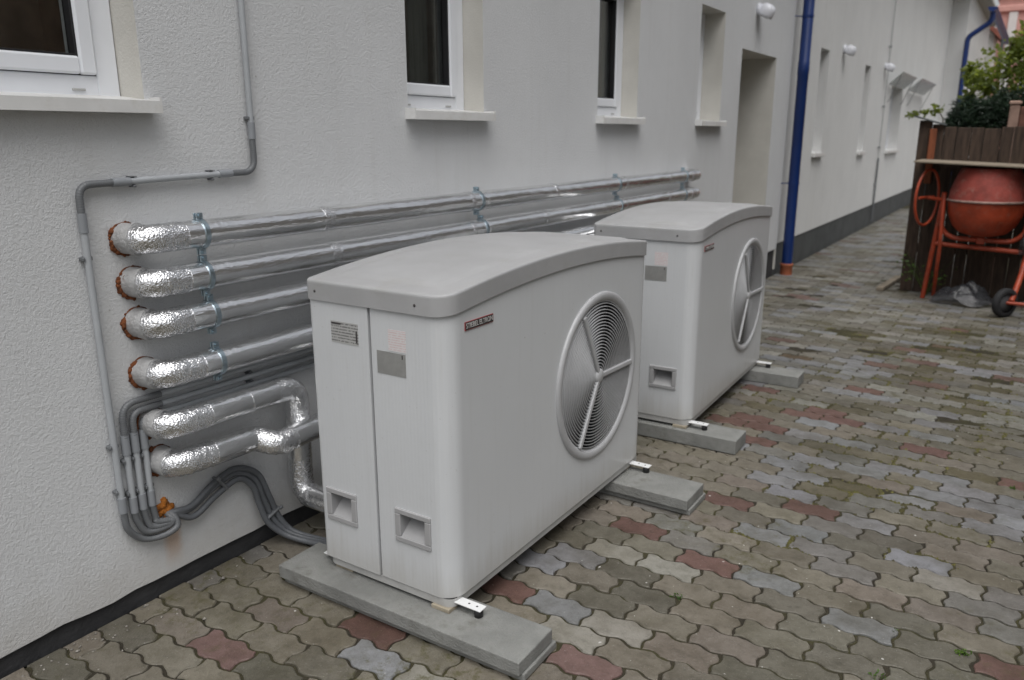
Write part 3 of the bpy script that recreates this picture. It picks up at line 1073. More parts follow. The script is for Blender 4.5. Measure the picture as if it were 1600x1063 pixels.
# lid
q = MB()
LO = .007
def lid_pts(off): return rrect(-LO + off, D + LO + off * -1, -LO - .002 + off, W + LO - off, max(.062 - off, .012), rb=max(.024 - off, .008))
rings_ = []
ZS = .916
def plate_h(off): return .0012 * min(off, .004) / .004 + .0055 * smooth01(.062, .085, off)
levels = [(0.0035, 'b0', None), (0, 'b', .0), (0, 'b2', .004), (0, 't', -.0085), (0, 't', -.0045), (.0010, 't', -.0014), (.0036, 't', .0), (.007, 't', .0004), (.03, 't', None), (.055, 't', None), (.066, 't', None), (.076, 't', None), (.09, 't', None), (.15, 't', None), (.20, 't', None)]
for off, kind, dz in levels:
    P = lid_pts(off)
    if kind == 'b0': rings_.append([(x, y, ZS + .012 + arch(y)) for x, y in P])
    elif kind == 'b2': rings_.append([(x, y, ZS + .004 + arch(y)) for x, y in P])
    elif kind == 'b': rings_.append([(x, y, ZS + arch(y)) for x, y in P])
    else: rings_.append([(x, y, ZS + .054 + arch(y) + (dz if dz is not None else .001) + plate_h(off)) for x, y in P])
n = len(rings_[0])
allv = [p_ for r_ in rings_ for p_ in r_]
ff = []
for i in range(len(rings_) - 1):
    for k in range(n):
        k2 = (k + 1) % n
        ff.append((i * n + k, i * n + k2, (i + 1) * n + k2, (i + 1) * n + k))
last = (len(rings_) - 1) * n
# close the middle strip: pair right side with left side
nc, nl = 8, 26
right = list(range(nc + 1, 2 * (nc + 1) + nl - 1 + nc + 1))
left = list(range(nc, -1, -1)) + list(range(n - 1, 2 * (nc + 1) + nl - 1 + nc + 1 - 1, -1))
m_ = min(len(right), len(left))
for k in range(m_ - 1):
    ff.append((last + left[k], last + right[k], last + right[k + 1], last + left[k + 1]))
q.add(allv, ff, True)
for i in range(len(q.s)):
    pass
lid = q.build('lid', M['lid'], pump)
# skirt edges stay crisp
bm = bmesh.new(); bm.from_mesh(lid.data)
for e_ in bm.edges:
    if len(e_.link_faces) == 2 and e_.calc_face_angle(0) > math.radians(50): e_.smooth = False
bm.to_mesh(lid.data); bm.free()
for x_ in (.036, .398):
    q = MB(); q.lathe([(0, -.0025), (.0030, -.002), (.0040, -.001), (.0040, .002)], (x_, -LO - .002, .940), 'Y', 12)
    q.build('screw', M['print_dark'], lid)
# base tray and feet
q = MB()
P = rrect(.006, D - .006, .004, W - .004, .03)
n = len(P)
q.add([(x, y, .079) for x, y in P] + [(x, y, ZB - .001) for x, y in P], [(i, (i + 1) % n, n + (i + 1) % n, n + i) for i in range(n)] + [tuple(range(n))[::-1]])
q.build('base_tray', M['tray'], pump)
def rail(yc):
    q = MB()
    q.bbox(D - .05, D + .078, yc - .016, yc + .016, .0905, .0945, .001)
    rl = q.build('mounting_rail', M['white_strip'], pump)
    q = MB()
    for dx in (.025, .052):
        q.lathe([(.0035, .0946), (0.0, .0947)], (D + dx + .005, yc, 0), 'Z', 10)
    q.build('rail_hole', M['black'], rl)
    q = MB(); q.lathe([(0, .066), (.013, .066), (.013, .090), (0, .090)], (D + .062, yc, 0), 'Z', 16)
    q.build('rubber_foot', M['black'], rl)
    q = MB(); q.bbox(-.034, .03, yc - .014, yc + .014, .0855, .0890, .001); q.build('rear_tab', M['white_strip'], rl)
    q = MB(); q.lathe([(.004, .0891), (0, .0892)], (-.018, yc, 0), 'Z', 10); q.build('tab_hole', M['black'], rl)
rail(.035); rail(1.185)
q = MB(); q.bbox(D - .075, D - .012, -.004, .035, .0665, .0785, .001); q.build('shim', M['shim'], pump)
q = MB(); q.bbox(D - .075, D - .012, W - .11, W - .06, .0665, .0785, .001); q.build('shim', M['shim'], pump)
q = MB(); q.bbox(.03, .1, W - .11, W - .06, .0665, .0785, .001); q.build('shim', M['shim'], pump)
q = MB(); q.bbox(.03, .1, .01, .05, .0665, .0785, .001); q.build('shim', M['shim'], pump)
# fan: bezel, rings, spokes, blades in a dark duct
q = MB()
q.lathe([(.300, .0), (.2995, .005), (.295, .009), (.287, .0105), (.278, .010), (.270, .006), (.266, -.004), (.262, -.02)], (D, HY, HZ), 'X', 96)
q.build('fan_bezel', M['ring'], pump)
q = MB()
r = .0325
while r < .2605:
    q.lathe([(r, .0030), (r + .0030, .0038), (r + .0036, -.0045), (r + .0010, -.0052), (r, .0030)], (D, HY, HZ), 'X', 72)
    r += .0112
gr = q.build('fan_grille', M['grille'], pump)
tag(gr, kind='stuff')
for a in (118, -2, 239):
    a = math.radians(a)
    Mx = Matrix.Translation((D, HY, HZ)) @ Matrix.Rotation(a, 4, 'X')
    q = MB(); q.bbox(-.006, .011, .004, .266, -.0088, .0088, .0035, 2, Mx)
    q.build('spoke', M['ring'], pump)
q = MB(); q.lathe([(0, .0135), (.018, .013), (.026, .008), (.028, -.006)], (D, HY, HZ), 'X', 32); q.build('hub_cap', M['ring'], pump)
q = MB(); q.lathe([(.262, -.019), (.262, -.20), (0, -.20)], (D, HY, HZ), 'X', 48); q.build('fan_duct', M['fan'], pump)
q = MB()
q.lathe([(0, -.05), (.06, -.055), (.065, -.11), (0, -.11)], (D, HY, HZ), 'X', 32)
q.build('fan_hub', M['fan'], pump)
for k in range(5):
    a0 = 2 * math.pi * k / 5 + .3
    q = MB()
    rs = [.06, .12, .18, .245]
    q.grid(rs, [-.42, -.2, .0, .2, .42], lambda u, v: (D - .08 + .045 * v, HY + u * math.cos(a0 + v * (1 + .6 * (u - .06))), HZ + u * math.sin(a0 + v * (1 + .6 * (u - .06)))), smooth=True)
    q.build('fan_blade', M['fan'], pump)

pump2 = copy_tree(pump)
pump.location = (.385, 0, 0); pump.rotation_euler.z = .004
pump2.location = (.414, 1.707, 0); pump2.rotation_euler.z = .032
pump2['label'] = 'rear white air-source heat pump, beside the door recess, partly hidden by the front one'

# ------------------------------------------------------------------ insulated pipes
PR = .0405
def blob(mb, c, rad, sq=(1, 1, 1), seed=0, amp=.45, sub=3, fr=60):
    bm = bmesh.new()
    bmesh.ops.create_icosphere(bm, subdivisions=sub, radius=1)
    c = Vector(c)
    vv = []
    for v in bm.verts:
        d = v.co.normalized()
        r_ = rad * (1 + amp * mnoise.noise(d * rad * fr + Vector((seed * 3.1, seed, 0))) + amp * .6 * mnoise.noise(d * rad * fr * 2.7 + Vector((seed, 9, seed))))
        vv.append(c + Vector((d.x * sq[0], d.y * sq[1], d.z * sq[2])) * r_)
    bm.verts.index_update()
    mb.add(vv, [[v.index for v in f.verts] for f in bm.faces], True)
    bm.free()

def crink(seed, amp):
    def fn(s_, a):
        v = Vector((s_ * 88, math.cos(a) * 3.0 + seed, math.sin(a) * 3.0))
        return amp * (mnoise.noise(v) + .8 * mnoise.noise(v * 2.1)) - amp * .3
    return fn

def foil_pipe(root, path, crz, seed, bands=()):
    """path is already rounded; crz: list of (s0, s1) stretches that are crumpled"""
    P = resample(path, .006)
    S = [0]
    for a, b in zip(P, P[1:]): S.append(S[-1] + (b - a).length)
    def incr(s_): return any(a <= s_ <= b for a, b in crz)
    runs = []; cur = [0]; st = incr(0)
    for i in range(1, len(P)):
        if incr(S[i]) != st:
            cur.append(i); runs.append((st, cur)); cur = [i]; st = incr(S[i])
        else: cur.append(i)
    runs.append((st, cur))
    for st, ids in runs:
        smooth = MB(); rough = MB()
        if len(ids) < 2: continue
        pts = [P[i] for i in ids]
        if st:
            rough.tube(pts, PR, 40, True, True, None, crink(seed, .0026))
        else:
            # thin out the straight part
            keep = [pts[0]]
            for k in range(1, len(pts) - 1):
                t1, t2 = (pts[k] - pts[k - 1]).normalized(), (pts[k + 1] - pts[k]).normalized()
                if t1.dot(t2) < .99999 or k % 6 == 0: keep.append(pts[k])
            keep.append(pts[-1])
            smooth.tube(keep, PR, 28, True, True, None, lambda s_, a: .0011 * mnoise.noise(Vector((s_ * 5, math.cos(a) * 1.4 + seed, math.sin(a) * 1.4))))
        if smooth.v: smooth.build('foil_sleeve', M['foil'], root)
        if rough.v: rough.build('crumpled_foil', M['crinkle'], root)
    for k, (s0, wd) in enumerate(bands):
        ids = [i for i in range(len(P)) if s0 <= S[i] <= s0 + wd]
        if len(ids) < 2: continue
        b = MB(); b.tube([P[i] for i in ids], PR + .0014, 28, True, True, None, crink(seed + k, .0024))
        b.build('tape_band', M['crinkle'], root)

def clamp(root, x, y, z, top=True, bot=True, stem=True):
    q = MB()
    prof = [(PR + .0005, -.0075), (PR + .0034, -.0075), (PR + .0034, .0075), (PR + .0005, .0075)]
    q.lathe(prof, (x, y, z), 'Y', 36, False)
    c = q.build('clamp', M['zinc'], root)
    for s_ in (1, -1):
        q = MB()
        z0 = z + s_ * (PR + .002)
        za, zb2 = sorted((z0, z0 + s_ * .017))
        q.bbox(x - .008, x - .003, y - .011, y + .011, za, zb2, .001); q.bbox(x + .003, x + .008, y - .011, y + .011, za, zb2, .001)
        q.lathe([(0, -.014), (.005, -.014), (.005, .014), (0, .014)], (x, y, z0 + s_ * .010), 'X', 8, False)
        q.build('clamp_ear', M['zinc'], c)
    if stem:
        q = MB(); q.tube([(0.001, y, z), (x - PR, y, z)], .005, 8); q.build('threaded_rod', M['zinc'], c)

PXA = .082
def pipe_thing(z, label, path, crz, seed, bands, clamps_, ystart, elbow_end=None):
    r = empty('insulated_pipe', (0, ystart, z), label, 'pipe', 'foil-wrapped insulated pipes on the wall')
    foil_pipe(r, path, crz, seed, bands)
    # pale insulation sleeve where the pipe leaves the wall
    pp = resample(path, .006)
    s_ = 0; pts = [pp[0]]
    for a, b in zip(pp, pp[1:]):
        s_ += (b - a).length
        if s_ > .088: break
        pts.append(b)
    q = MB(); q.tube(pts, PR + .003, 26, True, True, lambda s2: PR + .0025 + .0015 * math.sin(s2 * 90), lambda s2, a: .0016 * mnoise.noise(Vector((s2 * 30, math.cos(a) * 2 + seed, math.sin(a) * 2))))
    q.build('insulation_collar', M['collar'], r)
    # foam squeezed out around it
    rnd = random.Random(seed * 11)
    q = MB()
    q.tube([(.001, ystart + (PR + .003) * math.cos(6.2832 * k / 40), z + (PR + .003) * math.sin(6.2832 * k / 40)) for k in range(41)], .003, 8, False, True, lambda s2: .0022 + .0012 * math.sin(s2 * 130 + seed))
    for k in range(46):
        a = rnd.gauss(math.pi * 1.15, .62)
        rr = PR + rnd.uniform(.001, .006)
        blob(q, (rnd.uniform(.0, .008), ystart + rr * math.cos(a), z + rr * math.sin(a)), rnd.uniform(.0035, .0082), (.6, 1, 1), seed + k, .5, 2)
    for k in range(10):
        a = rnd.uniform(0, 6.28)
        rr = PR + rnd.uniform(.0, .004)
        blob(q, (.003, ystart + rr * math.cos(a), z + rr * math.sin(a)), rnd.uniform(.003, .006), (.5, 1, 1), seed + k, .5, 2)
    q.build('foam_seal', M['foam'], r)
    for y in clamps_: clamp(r, PXA, y, z)
    return r

def start_path(z, ys): return [(-.03, ys, z), (PXA, ys, z)]
ZP = [1.090, .968, .852, .706, .553, .430]
YS = [-.295, -.288, -.288, -.288, -.288, -.275]
for i in range(2):
    z, ys = ZP[i], YS[i]
    pth = fillet(start_path(z, ys) + [(PXA, 3.90, z), (-.03, 3.90, z)], .075, 10)
    pipe_thing(z, ['topmost foil-wrapped pipe, running the length of the wall above both pumps', 'second foil-wrapped pipe from the top, ending beside the door recess'][i],
               pth, [(.06, .205 if i == 0 else .195)], i + 1, [(.72 + .02 * i, .05), (1.55, .03), (2.25 - .1 * i, .03), (3.05, .03), (3.7, .03), (4.10, .08)], [(-.118), 1.245 + .03 * i, 2.59 + .03 * i, 3.62], ys)
for i in range(2, 4):
    z, ys = ZP[i], YS[i]
    pth = fillet(start_path(z, ys) + [(PXA, 2.0 + .2 * i, z), (.43, 2.0 + .2 * i, z)], .075, 10)
    pipe_thing(z, ['third foil-wrapped pipe from the top, passing behind the front pump lid', 'fourth foil-wrapped pipe from the top, just above the grey conduits'][i - 2],
               pth, [(.06, .19 if i == 2 else .215)], i + 1, [(.95, .03), (1.6, .03)], [-.118 + .004 * i, 1.3], ys)
# fifth: short run, drops, then turns into the pump
z, ys = ZP[4], YS[4]
pth = fillet(start_path(z, ys) + [(PXA, .192, z - .004), (PXA, .185, .158), (.42, .185, .158)], .062, 10)
pipe_thing(z, 'fifth foil-wrapped pipe, turning down beside the front pump', pth, [(.06, .22), (.47, .66), (.80, .98)], 5, [(.36, .015)], [], ys)
# sixth: jogs outward
z, ys = ZP[5], YS[5]
pth = fillet(start_path(z, ys) + [(PXA, .012, z - .008), (PXA + .058, .042, z - .030), (PXA + .062, .45, z - .014), (.42, .45, z - .014)], .045, 8)
pipe_thing(z, 'lowest foil-wrapped pipe with a crumpled jog before the front pump', pth, [(.06, .21), (.36, .50), (.6, .66)], 6, [], [], ys)

# ------------------------------------------------------------------ conduits and cables
CR = .0092
def conduit_part(root, name, pts, r, m, n=14):
    q = MB(); q.tube(pts, r, n); return q.build(name, m, root)
def ribbed(root, pts, r, m):
    P = resample(pts, .0022)
    q = MB(); q.tube(P, r, 12, True, True, lambda s_: r + .0007 * math.sin(s_ * 2 * math.pi / .0066))
    return q.build('flexible_bend', m, root)
def clip(root, p, along):
    q = MB()
    x, y, z = p
    if along == 'z':
        q.bbox(.0005, x + .003, y - .0125, y + .0125, z - .006, z + .006, .002); q.bbox(.0005, x + .009, y - .0165, y - .0105, z - .005, z + .005, .002)
    else:
        q.bbox(.0005, x + .003, y - .006, y + .006, z - .0125, z + .0125, .002); q.bbox(.0005, x + .009, y - .005, y + .005, z - .0165, z - .0105, .002)
        q.bbox(.0005, x + .007, y - .010, y + .010, z + .0115, z + .0135, .0008)
    q.build('clip', M['conduit_dark'], root)
X1 = .016
cA = empty('conduit', (0, -.415, .33), 'long grey conduit coming down beside the left window and stepping left above the pipes', 'conduit', 'grey electrical conduits on the wall')
conduit_part(cA, 'straight_tube', [(X1, .152, 2.9), (X1, .149, 1.40)], CR, M['conduit'])
conduit_part(cA, 'coupling', [(X1, .149, 1.402), (X1, .149, 1.352)], CR + .0024, M['coupling'])
ribbed(cA, fillet([(X1, .149, 1.354), (X1, .149, 1.252), (X1, .056, 1.252)], .09, 14), CR + .0004, M['conduit_dark'])
conduit_part(cA, 'coupling', [(X1, .060, 1.252), (X1, .014, 1.251)], CR + .0024, M['coupling'])
conduit_part(cA, 'straight_tube', [(X1, .016, 1.251), (X1, -.285, 1.243)], CR, M['conduit'])
conduit_part(cA, 'coupling', [(X1, -.270, 1.243), (X1, -.322, 1.242)], CR + .0024, M['coupling'])
ribbed(cA, fillet([(X1, -.320, 1.242), (X1, -.414, 1.240), (X1, -.414, 1.165)], .085, 14), CR + .0004, M['conduit_dark'])
conduit_part(cA, 'coupling', [(X1, -.414, 1.168), (X1, -.414, 1.118)], CR + .0024, M['coupling'])
conduit_part(cA, 'straight_tube', [(X1, -.414, 1.12), (X1, -.412, .362)], CR, M['conduit'])
conduit_part(cA, 'coupling', [(X1, -.412, .364), (X1, -.412, .318)], CR + .0024, M['coupling'])
ribbed(cA, spline([(X1, -.412, .320), (X1, -.405, .262), (X1, -.365, .215), (X1 + .012, -.310, .203), (X1 + .022, -.268, .217), (X1 + .01, -.264, .245), (.004, -.272, .258)], 8), CR + .0006, M['conduit_dark'])
clip(cA, (X1, .1495, 1.415), 'z'); clip(cA, (X1, -.012, 1.250), 'y'); clip(cA, (X1, -.262, 1.2435), 'y'); clip(cA, (X1, -.414, 1.05), 'z'); clip(cA, (X1, -.413, .52), 'z'); clip(cA, (X1, -.4125, .385), 'z')

CB = [('outer of the three grey conduits bending down below the fourth pipe', -.380, .634), ('middle of the three grey conduits bending down below the fourth pipe', -.352, .604), ('inner of the three grey conduits bending down below the fourth pipe', -.324, .575)]
for k, (lab, yc, zc) in enumerate(CB):
    c = empty('conduit', (0, yc, .33), lab, 'conduit', 'grey electrical conduits on the wall')
    conduit_part(c, 'straight_tube', [(X1 + .002, -.262, zc), (X1 + .002, 2.4, zc + .004)], CR, M['conduit'])
    ribbed(c, fillet([(X1 + .002, -.258, zc), (X1 + .002, yc, zc), (X1 + .002, yc, .535)], .085 - .026 * k, 14), CR + .0005, M['conduit_dark'])
    conduit_part(c, 'coupling', [(X1, yc, .545), (X1, yc, .486)], CR + .0026, M['coupling'])
    conduit_part(c, 'straight_tube', [(X1, yc, .488), (X1, yc, .352)], CR, M['conduit'])
    conduit_part(c, 'coupling', [(X1, yc, .354), (X1, yc, .306)], CR + .0026, M['coupling'])
    ribbed(c, spline([(X1, yc, .308), (X1, yc + .006, .272 - .004 * k), (X1 + .004, yc * .62 - .115, .232 + .009 * k), (X1 + .010, -.292 + .004 * k, .226 + .008 * k), (X1 + .012, -.272, .240), (.004, -.276, .256)], 8), CR + .0006, M['conduit_dark'])
    clip(c, (X1, yc, .468), 'z'); clip(c, (X1, yc, .368), 'z')
    clip(c, (X1 + .002, .06, zc), 'y')
# foam plug
q = MB()
rnd = random.Random(4)
for k in range(34):
    a = rnd.uniform(0, 6.28); rr = rnd.uniform(0, .036)
    blob(q, (rnd.uniform(0, .006), -.279 + rr * math.cos(a), .262 + rr * math.sin(a)), rnd.uniform(.007, .014), (.55, 1, 1), k, .5, 2)
o = q.build('foam_plug', M['foam_bright'], None, (0, -.279, .22))
tag(o, 'bright orange foam plug where the grey cables enter the wall', 'foam')
# small rusty foam crumbs under the sill and on the wall are part of the place
CABS = [('uppermost of the three grey cables looping from the foam plug to the front pump', .026, .013, 0), ('middle of the three grey cables looping from the foam plug to the front pump', .022, -.004, 1), ('lowest of the three grey cables looping from the foam plug to the front pump', .028, -.024, 2)]
for lab, xo, dz, k in CABS:
    pts = [(.004, -.274, .257), (.02, -.252, .252 + dz * .3), (xo, -.200, .250 + dz * .5 - (.018 if k == 2 else 0)), (xo, -.120, .286 + dz * .9 - (.01 if k == 2 else 0)), (xo + .004, -.035, .305 + dz * 1.0), (xo + .012, .030 + dz * .7, .262 + dz * .9),
           (xo + .016, .060 + dz * 1.2, .175 + dz * .3), (xo + .028, .083 + dz * 1.3, .095), (xo + .06, .115 + dz * .9, .040), (xo + .14, .150 + dz * .8, .018), (.30, .170 + dz * .8, .030), (.40, .185 + dz, .08)]
    q = MB(); q.tube(spline(pts, 10), .0102, 12)
    o = q.build('cable', M['cable'], None, (.0, -.274, .0))
    tag(o, lab, 'cable', 'grey cables to the front pump')
for (p, lab) in (((.026, -.095, .289), 'upper grey tie holding the cable bundle on the wall'), ((.045, .078, .120), 'lower grey tie holding the cable bundle near the ground')):
    q = MB()
    Mt = Matrix.Translation(p) @ Matrix.Rotation(math.radians(35 if p[1] < 0 else -70), 4, 'X')
    q.bbox(-.016, .016, -.005, .005, -.030, .030, .003, 1, Mt); q.bbox(.012, .021, -.006, .006, .022, .036, .002, 1, Mt)
    o = q.build('cable_tie', M['conduit_dark'], None, p)
    tag(o, lab, 'cable tie', 'ties on the cable bundle')

# ------------------------------------------------------------------ downpipe, lamps, canopies, conductor
dp = empty('downpipe', (.095, 6.53, 0), 'straight dark blue downpipe at the joint between the two buildings', 'downpipe')
q = MB(); q.lathe([(.050, .10), (.050, 1.9), (.053, 1.905), (.053, 2.02), (.050, 2.025), (.050, 4.0)], (.095, 6.53, 0), 'Z', 28); q.build('blue_tube', M['blue'], dp)
q = MB(); q.lathe([(.058, -.02), (.058, .085), (.062, .09), (.062, .112), (.051, .113)], (.095, 6.53, 0), 'Z', 28); q.build('clay_socket', M['clay'], dp)
for z in (.9, 2.42):
    q = MB(); q.lathe([(.0505, z - .012), (.0535, z - .012), (.0535, z + .012), (.0505, z + .012)], (.095, 6.53, 0), 'Z', 28, False)
    q.tube([(.05, 6.50, z), (-.001, 6.44, z)], .005, 8)
    q.build('bracket', M['blue'], dp)
def wall_lamp(y, z, label, x=0.0):
    r = empty('wall_lamp', (x, y, z), label, 'lamp', 'small white lamps on the wall')
    q = MB(); q.lathe([(.0, .001), (.05, .001), (.05, .022), (.042, .03), (0, .03)], (x, y, z + .015), 'X', 24); q.build('base', M['lamp_white'], r)
    Mt = Matrix.Translation((x + .075, y, z)) @ Matrix.Rotation(math.radians(28), 4, 'Y')
    prof = [(0, .055), (.03, .052), (.052, .038), (.063, .012), (.065, -.03), (.060, -.046), (.052, -.048)]
    q = MB(); q.lathe(prof, (0, 0, 0), 'Z', 28); q.v = [Mt @ v for v in q.v]; q.build('hood', M['lamp_white'], r)
    q = MB(); q.lathe([(.053, -.044), (.03, -.052), (0, -.054)], (0, 0, 0), 'Z', 24); q.v = [Mt @ v for v in q.v]; q.build('lens', M['lamp_lens'], r)
wall_lamp(5.30, 2.325, 'white wall lamp above the door recess of the near house')
wall_lamp(8.80, 2.31, 'white wall lamp between the two narrow windows past the blue downpipe', XW)
wall_lamp(11.75, 2.31, 'white wall lamp beside the first glass canopy', XW)
def canopy(y0, y1, z0, label, out=.20, rise=.17):
    r = empty('glass_canopy', (XW, y0, z0), label, 'canopy', 'glass door canopies')
    q = MB()
    q.add([(XW + .02, y0, z0), (XW + .02, y1, z0), (XW + out, y1, z0 + rise), (XW + out, y0, z0 + rise)] + [(XW + .02, y0, z0 + .012), (XW + .02, y1, z0 + .012), (XW + out, y1, z0 + rise + .012), (XW + out, y0, z0 + rise + .012)],
          [(0, 1, 2, 3), (7, 6, 5, 4), (0, 3, 7, 4), (1, 5, 6, 2), (2, 6, 7, 3), (0, 4, 5, 1)])
    q.build('glass_panel', M['canopy'], r)
    for y in (y0 + .12, y1 - .12):
        q = MB(); q.tube([(XW, y, z0 - .25), (XW + .03, y, z0 - .22), (XW + out * .8, y, z0 + rise * .8 - .012)], .006, 8); q.build('bracket', M['steel'], r)
canopy(12.15, 13.75, 2.09, 'nearer of the two glass canopies on the white building')
canopy(14.25, 16.4, 2.09, 'farther of the two glass canopies on the white building', .22, .19)
lc = empty('lightning_conductor', (XW, 11.9, 0), 'thin vertical lightning conductor on the white building', 'conductor')
q = MB(); q.tube([(XW + .025, 11.9, 1.0), (XW + .025, 11.9, 4.05)], .005, 8); q.build('rod', M['steel'], lc)
q = MB(); q.tube([(XW + .025, 11.9, .05), (XW + .025, 11.9, 1.0)], .014, 8); q.build('guard_tube', M['conduit_dark'], lc)
for z in (.6, 1.15, 1.75, 2.6, 3.3):
    q = MB(); q.bbox(XW, XW + .04, 11.875, 11.925, z, z + .025, .002); q.build('holder', M['steel'], lc)
# gutter and downpipe on the wing
gt = empty('gutter', (.72, 19.3, 4.0), 'blue gutter with bent downpipe on the far wing of the white building', 'gutter')
q = MB()
ang = [math.pi * (1 + k / 10) for k in range(11)]
q.grid(ang, [19.15, 27], lambda u, v: (.80 + .09 * math.cos(u), v, 3.98 + .09 * math.sin(u)), smooth=True)
q.build('channel', M['blue'], gt)
q = MB(); q.add([(.80 + .09 * math.cos(a), 19.15, 3.98 + .09 * math.sin(a)) for a in ang], [tuple(range(11))]); q.build('end_cap', M['blue'], gt)
q = MB(); q.tube(fillet([(.80, 19.45, 3.93), (.80, 19.45, 3.72), (.38, 19.45, 3.42), (.38, 19.45, 0)], .10), .055, 14); q.build('bent_tube', M['blue'], gt)

# ------------------------------------------------------------------ fence, mixer and the things around it
FY = 6.26
fence = empty('board_fence', (1.17, FY, 0), 'dark weathered fence of upright boards behind the orange mixer', 'fence')
rnd = random.Random(12)
x = 1.172
k = 0
while x < 3.3:
    wd = rnd.uniform(.085, .125)
    h = 1.415 + rnd.uniform(-.012, .008)
    if x < 1.32: h = 1.475 - (x - 1.17) * .32
    q = MB(); q.bbox(x, x + wd - .004, FY - .012 + rnd.uniform(-.004, .004), FY + .012, .0, h, .003)
    q.build('board', M['plank'], fence)
    x += wd; k += 1
for z in (.35, 1.05):
    q = MB(); q.bbox(1.18, 3.3, FY + .014, FY + .06, z, z + .07, .004); q.build('rail', M['plank'], fence)
q = MB(); Mt = Matrix.Translation((1.135, FY - .06, 1.508)) @ Matrix.Rotation(math.radians(17), 4, 'Y')
q.bbox(0, .25, 0, .16, -.006, .006, .003, 1, Mt); q.build('felt_strip', M['felt'], fence)
q = MB(); q.bbox(1.262, 1.315, FY - .055, FY - .018, .95, 1.405, .004)
o = q.build('post', M['post'], fence)
o['label'] = 'orange-brown painted post'
# sheet over the mixer
q = MB(); q.bbox(0, 1.35, -.30, .30, -.006, .006, .002)
Mt = Matrix.Translation((1.232, 5.94, 1.148)) @ Matrix.Rotation(math.radians(2.2), 4, 'Y')
q.v = [Mt @ v for v in q.v]
for v in q.v: v.z += .006 * math.sin((v.x - 1.2) * 4)
o = q.build('plywood_sheet', M['ply'], None, (1.9, 5.94, 1.12))
tag(o, 'thin pale sheet of board lying over the orange mixer', 'board')

mx = empty('cement_mixer', (1.75, 5.85, 0), 'orange cement mixer with dusty red drum standing before the fence', 'mixer')
MC = (1.765, 5.90)
q = MB(); q.lathe([(0, .560), (.09, .563), (.17, .590), (.225, .645), (.262, .73), (.278, .835)], (*MC, 0), 'Z', 40); q.build('lower_drum', M['orange'], mx)
q = MB(); q.lathe([(.278, .836), (.290, .838), (.290, .852), (.276, .855)], (*MC, 0), 'Z', 40); q.build('drum_flange', M['flange'], mx)
q = MB(); q.lathe([(.276, .855), (.268, .92), (.245, 1.00), (.215, 1.075), (.205, 1.098), (.198, 1.098), (.205, 1.07), (.235, .995), (.256, .92), (.262, .86)], (*MC, 0), 'Z', 40); q.build('upper_drum', M['drum_top'], mx)
TR = .019
yk = 5.86
q = MB(); q.tube(fillet([(1.465, yk, .84), (1.47, yk, .60), (1.56, yk, .535), (1.98, yk, .530), (2.06, yk, .60), (2.065, yk, .84)], .08), TR, 14); q.build('yoke', M['orange'], mx)
q = MB(); q.bbox(1.735, 1.795, yk - .03, yk + .03, .50, .555, .006); q.build('drum_bearing', M['orange'], mx)
q = MB(); q.tube([(1.462, 5.86, .90), (1.43, 5.90, .47), (1.392, 5.95, .005)], TR, 14); q.build('leg', M['orange'], mx)
q = MB(); q.tube([(1.462, 5.86, .88), (1.49, 5.72, .47), (1.52, 6.13, .005)][0:2] + [(1.46, 6.10, .005)], TR * .8, 12); q.build('leg', M['orange'], mx)
q = MB(); q.tube([(1.43, 5.90, .480), (2.10, 5.84, .455)], TR, 14); q.build('cross_tube', M['orange'], mx)
q = MB(); q.tube(fillet([(2.07, 5.86, .86), (2.095, 5.78, .45), (2.07, 5.62, .26), (2.04, 5.48, .125)], .12), TR * 1.1, 14); q.build('leg', M['orange'], mx)
q = MB(); q.tube(fillet([(2.08, 5.87, .86), (2.14, 6.0, .45), (2.2, 6.1, .01)], .12), TR, 14); q.build('leg', M['orange'], mx)
q = MB(); q.tube([(1.985, 5.47, .113), (2.45, 5.47, .113)], .013, 10); q.build('axle', M['orange'], mx)
# hand wheel at the left side
q = MB()
pts = []
for k in range(33):
    a = 2 * math.pi * k / 32
    pts.append((1.345 + .012 * math.cos(a) + .055 * math.cos(a), 5.80 + .16 * math.cos(a) , .86 + .225 * math.sin(a)))
q.tube(pts, .011, 10, False)
hw = q.build('hand_wheel', M['orange'], mx)
q = MB(); q.tube([(1.30, 5.70, .86), (1.38, 5.90, .86)], .012, 8); q.tube([(1.345, 5.80, .86), (1.47, 5.87, .84)], .015, 10); q.build('wheel_spoke', M['orange'], hw)
for k, y in enumerate((5.49,)):
    q = MB()
    prof = [(.075, -.024), (.098, -.026), (.110, -.020), (.113, 0), (.110, .020), (.098, .026), (.075, .024)]
    q.lathe(prof, (2.000, 5.47, .113), 'X', 28)
    # turn the wheel a little toward the camera
    o = q.build('wheel', M['tyre'], mx, (2.000, 5.47, .113))
    q = MB(); q.lathe([(0, -.022), (.018, -.024), (.022, -.014), (.074, -.012), (.076, .0), (.074, .012), (0, .014)], (2.000, 5.47, .113), 'X', 20); q.build('rim', M['hub'], o)
    o.rotation_euler.z = math.radians(-38)
    q = MB(); q.lathe(prof, (2.43, 5.47, .113), 'X', 28); q.build('wheel', M['tyre'], mx)
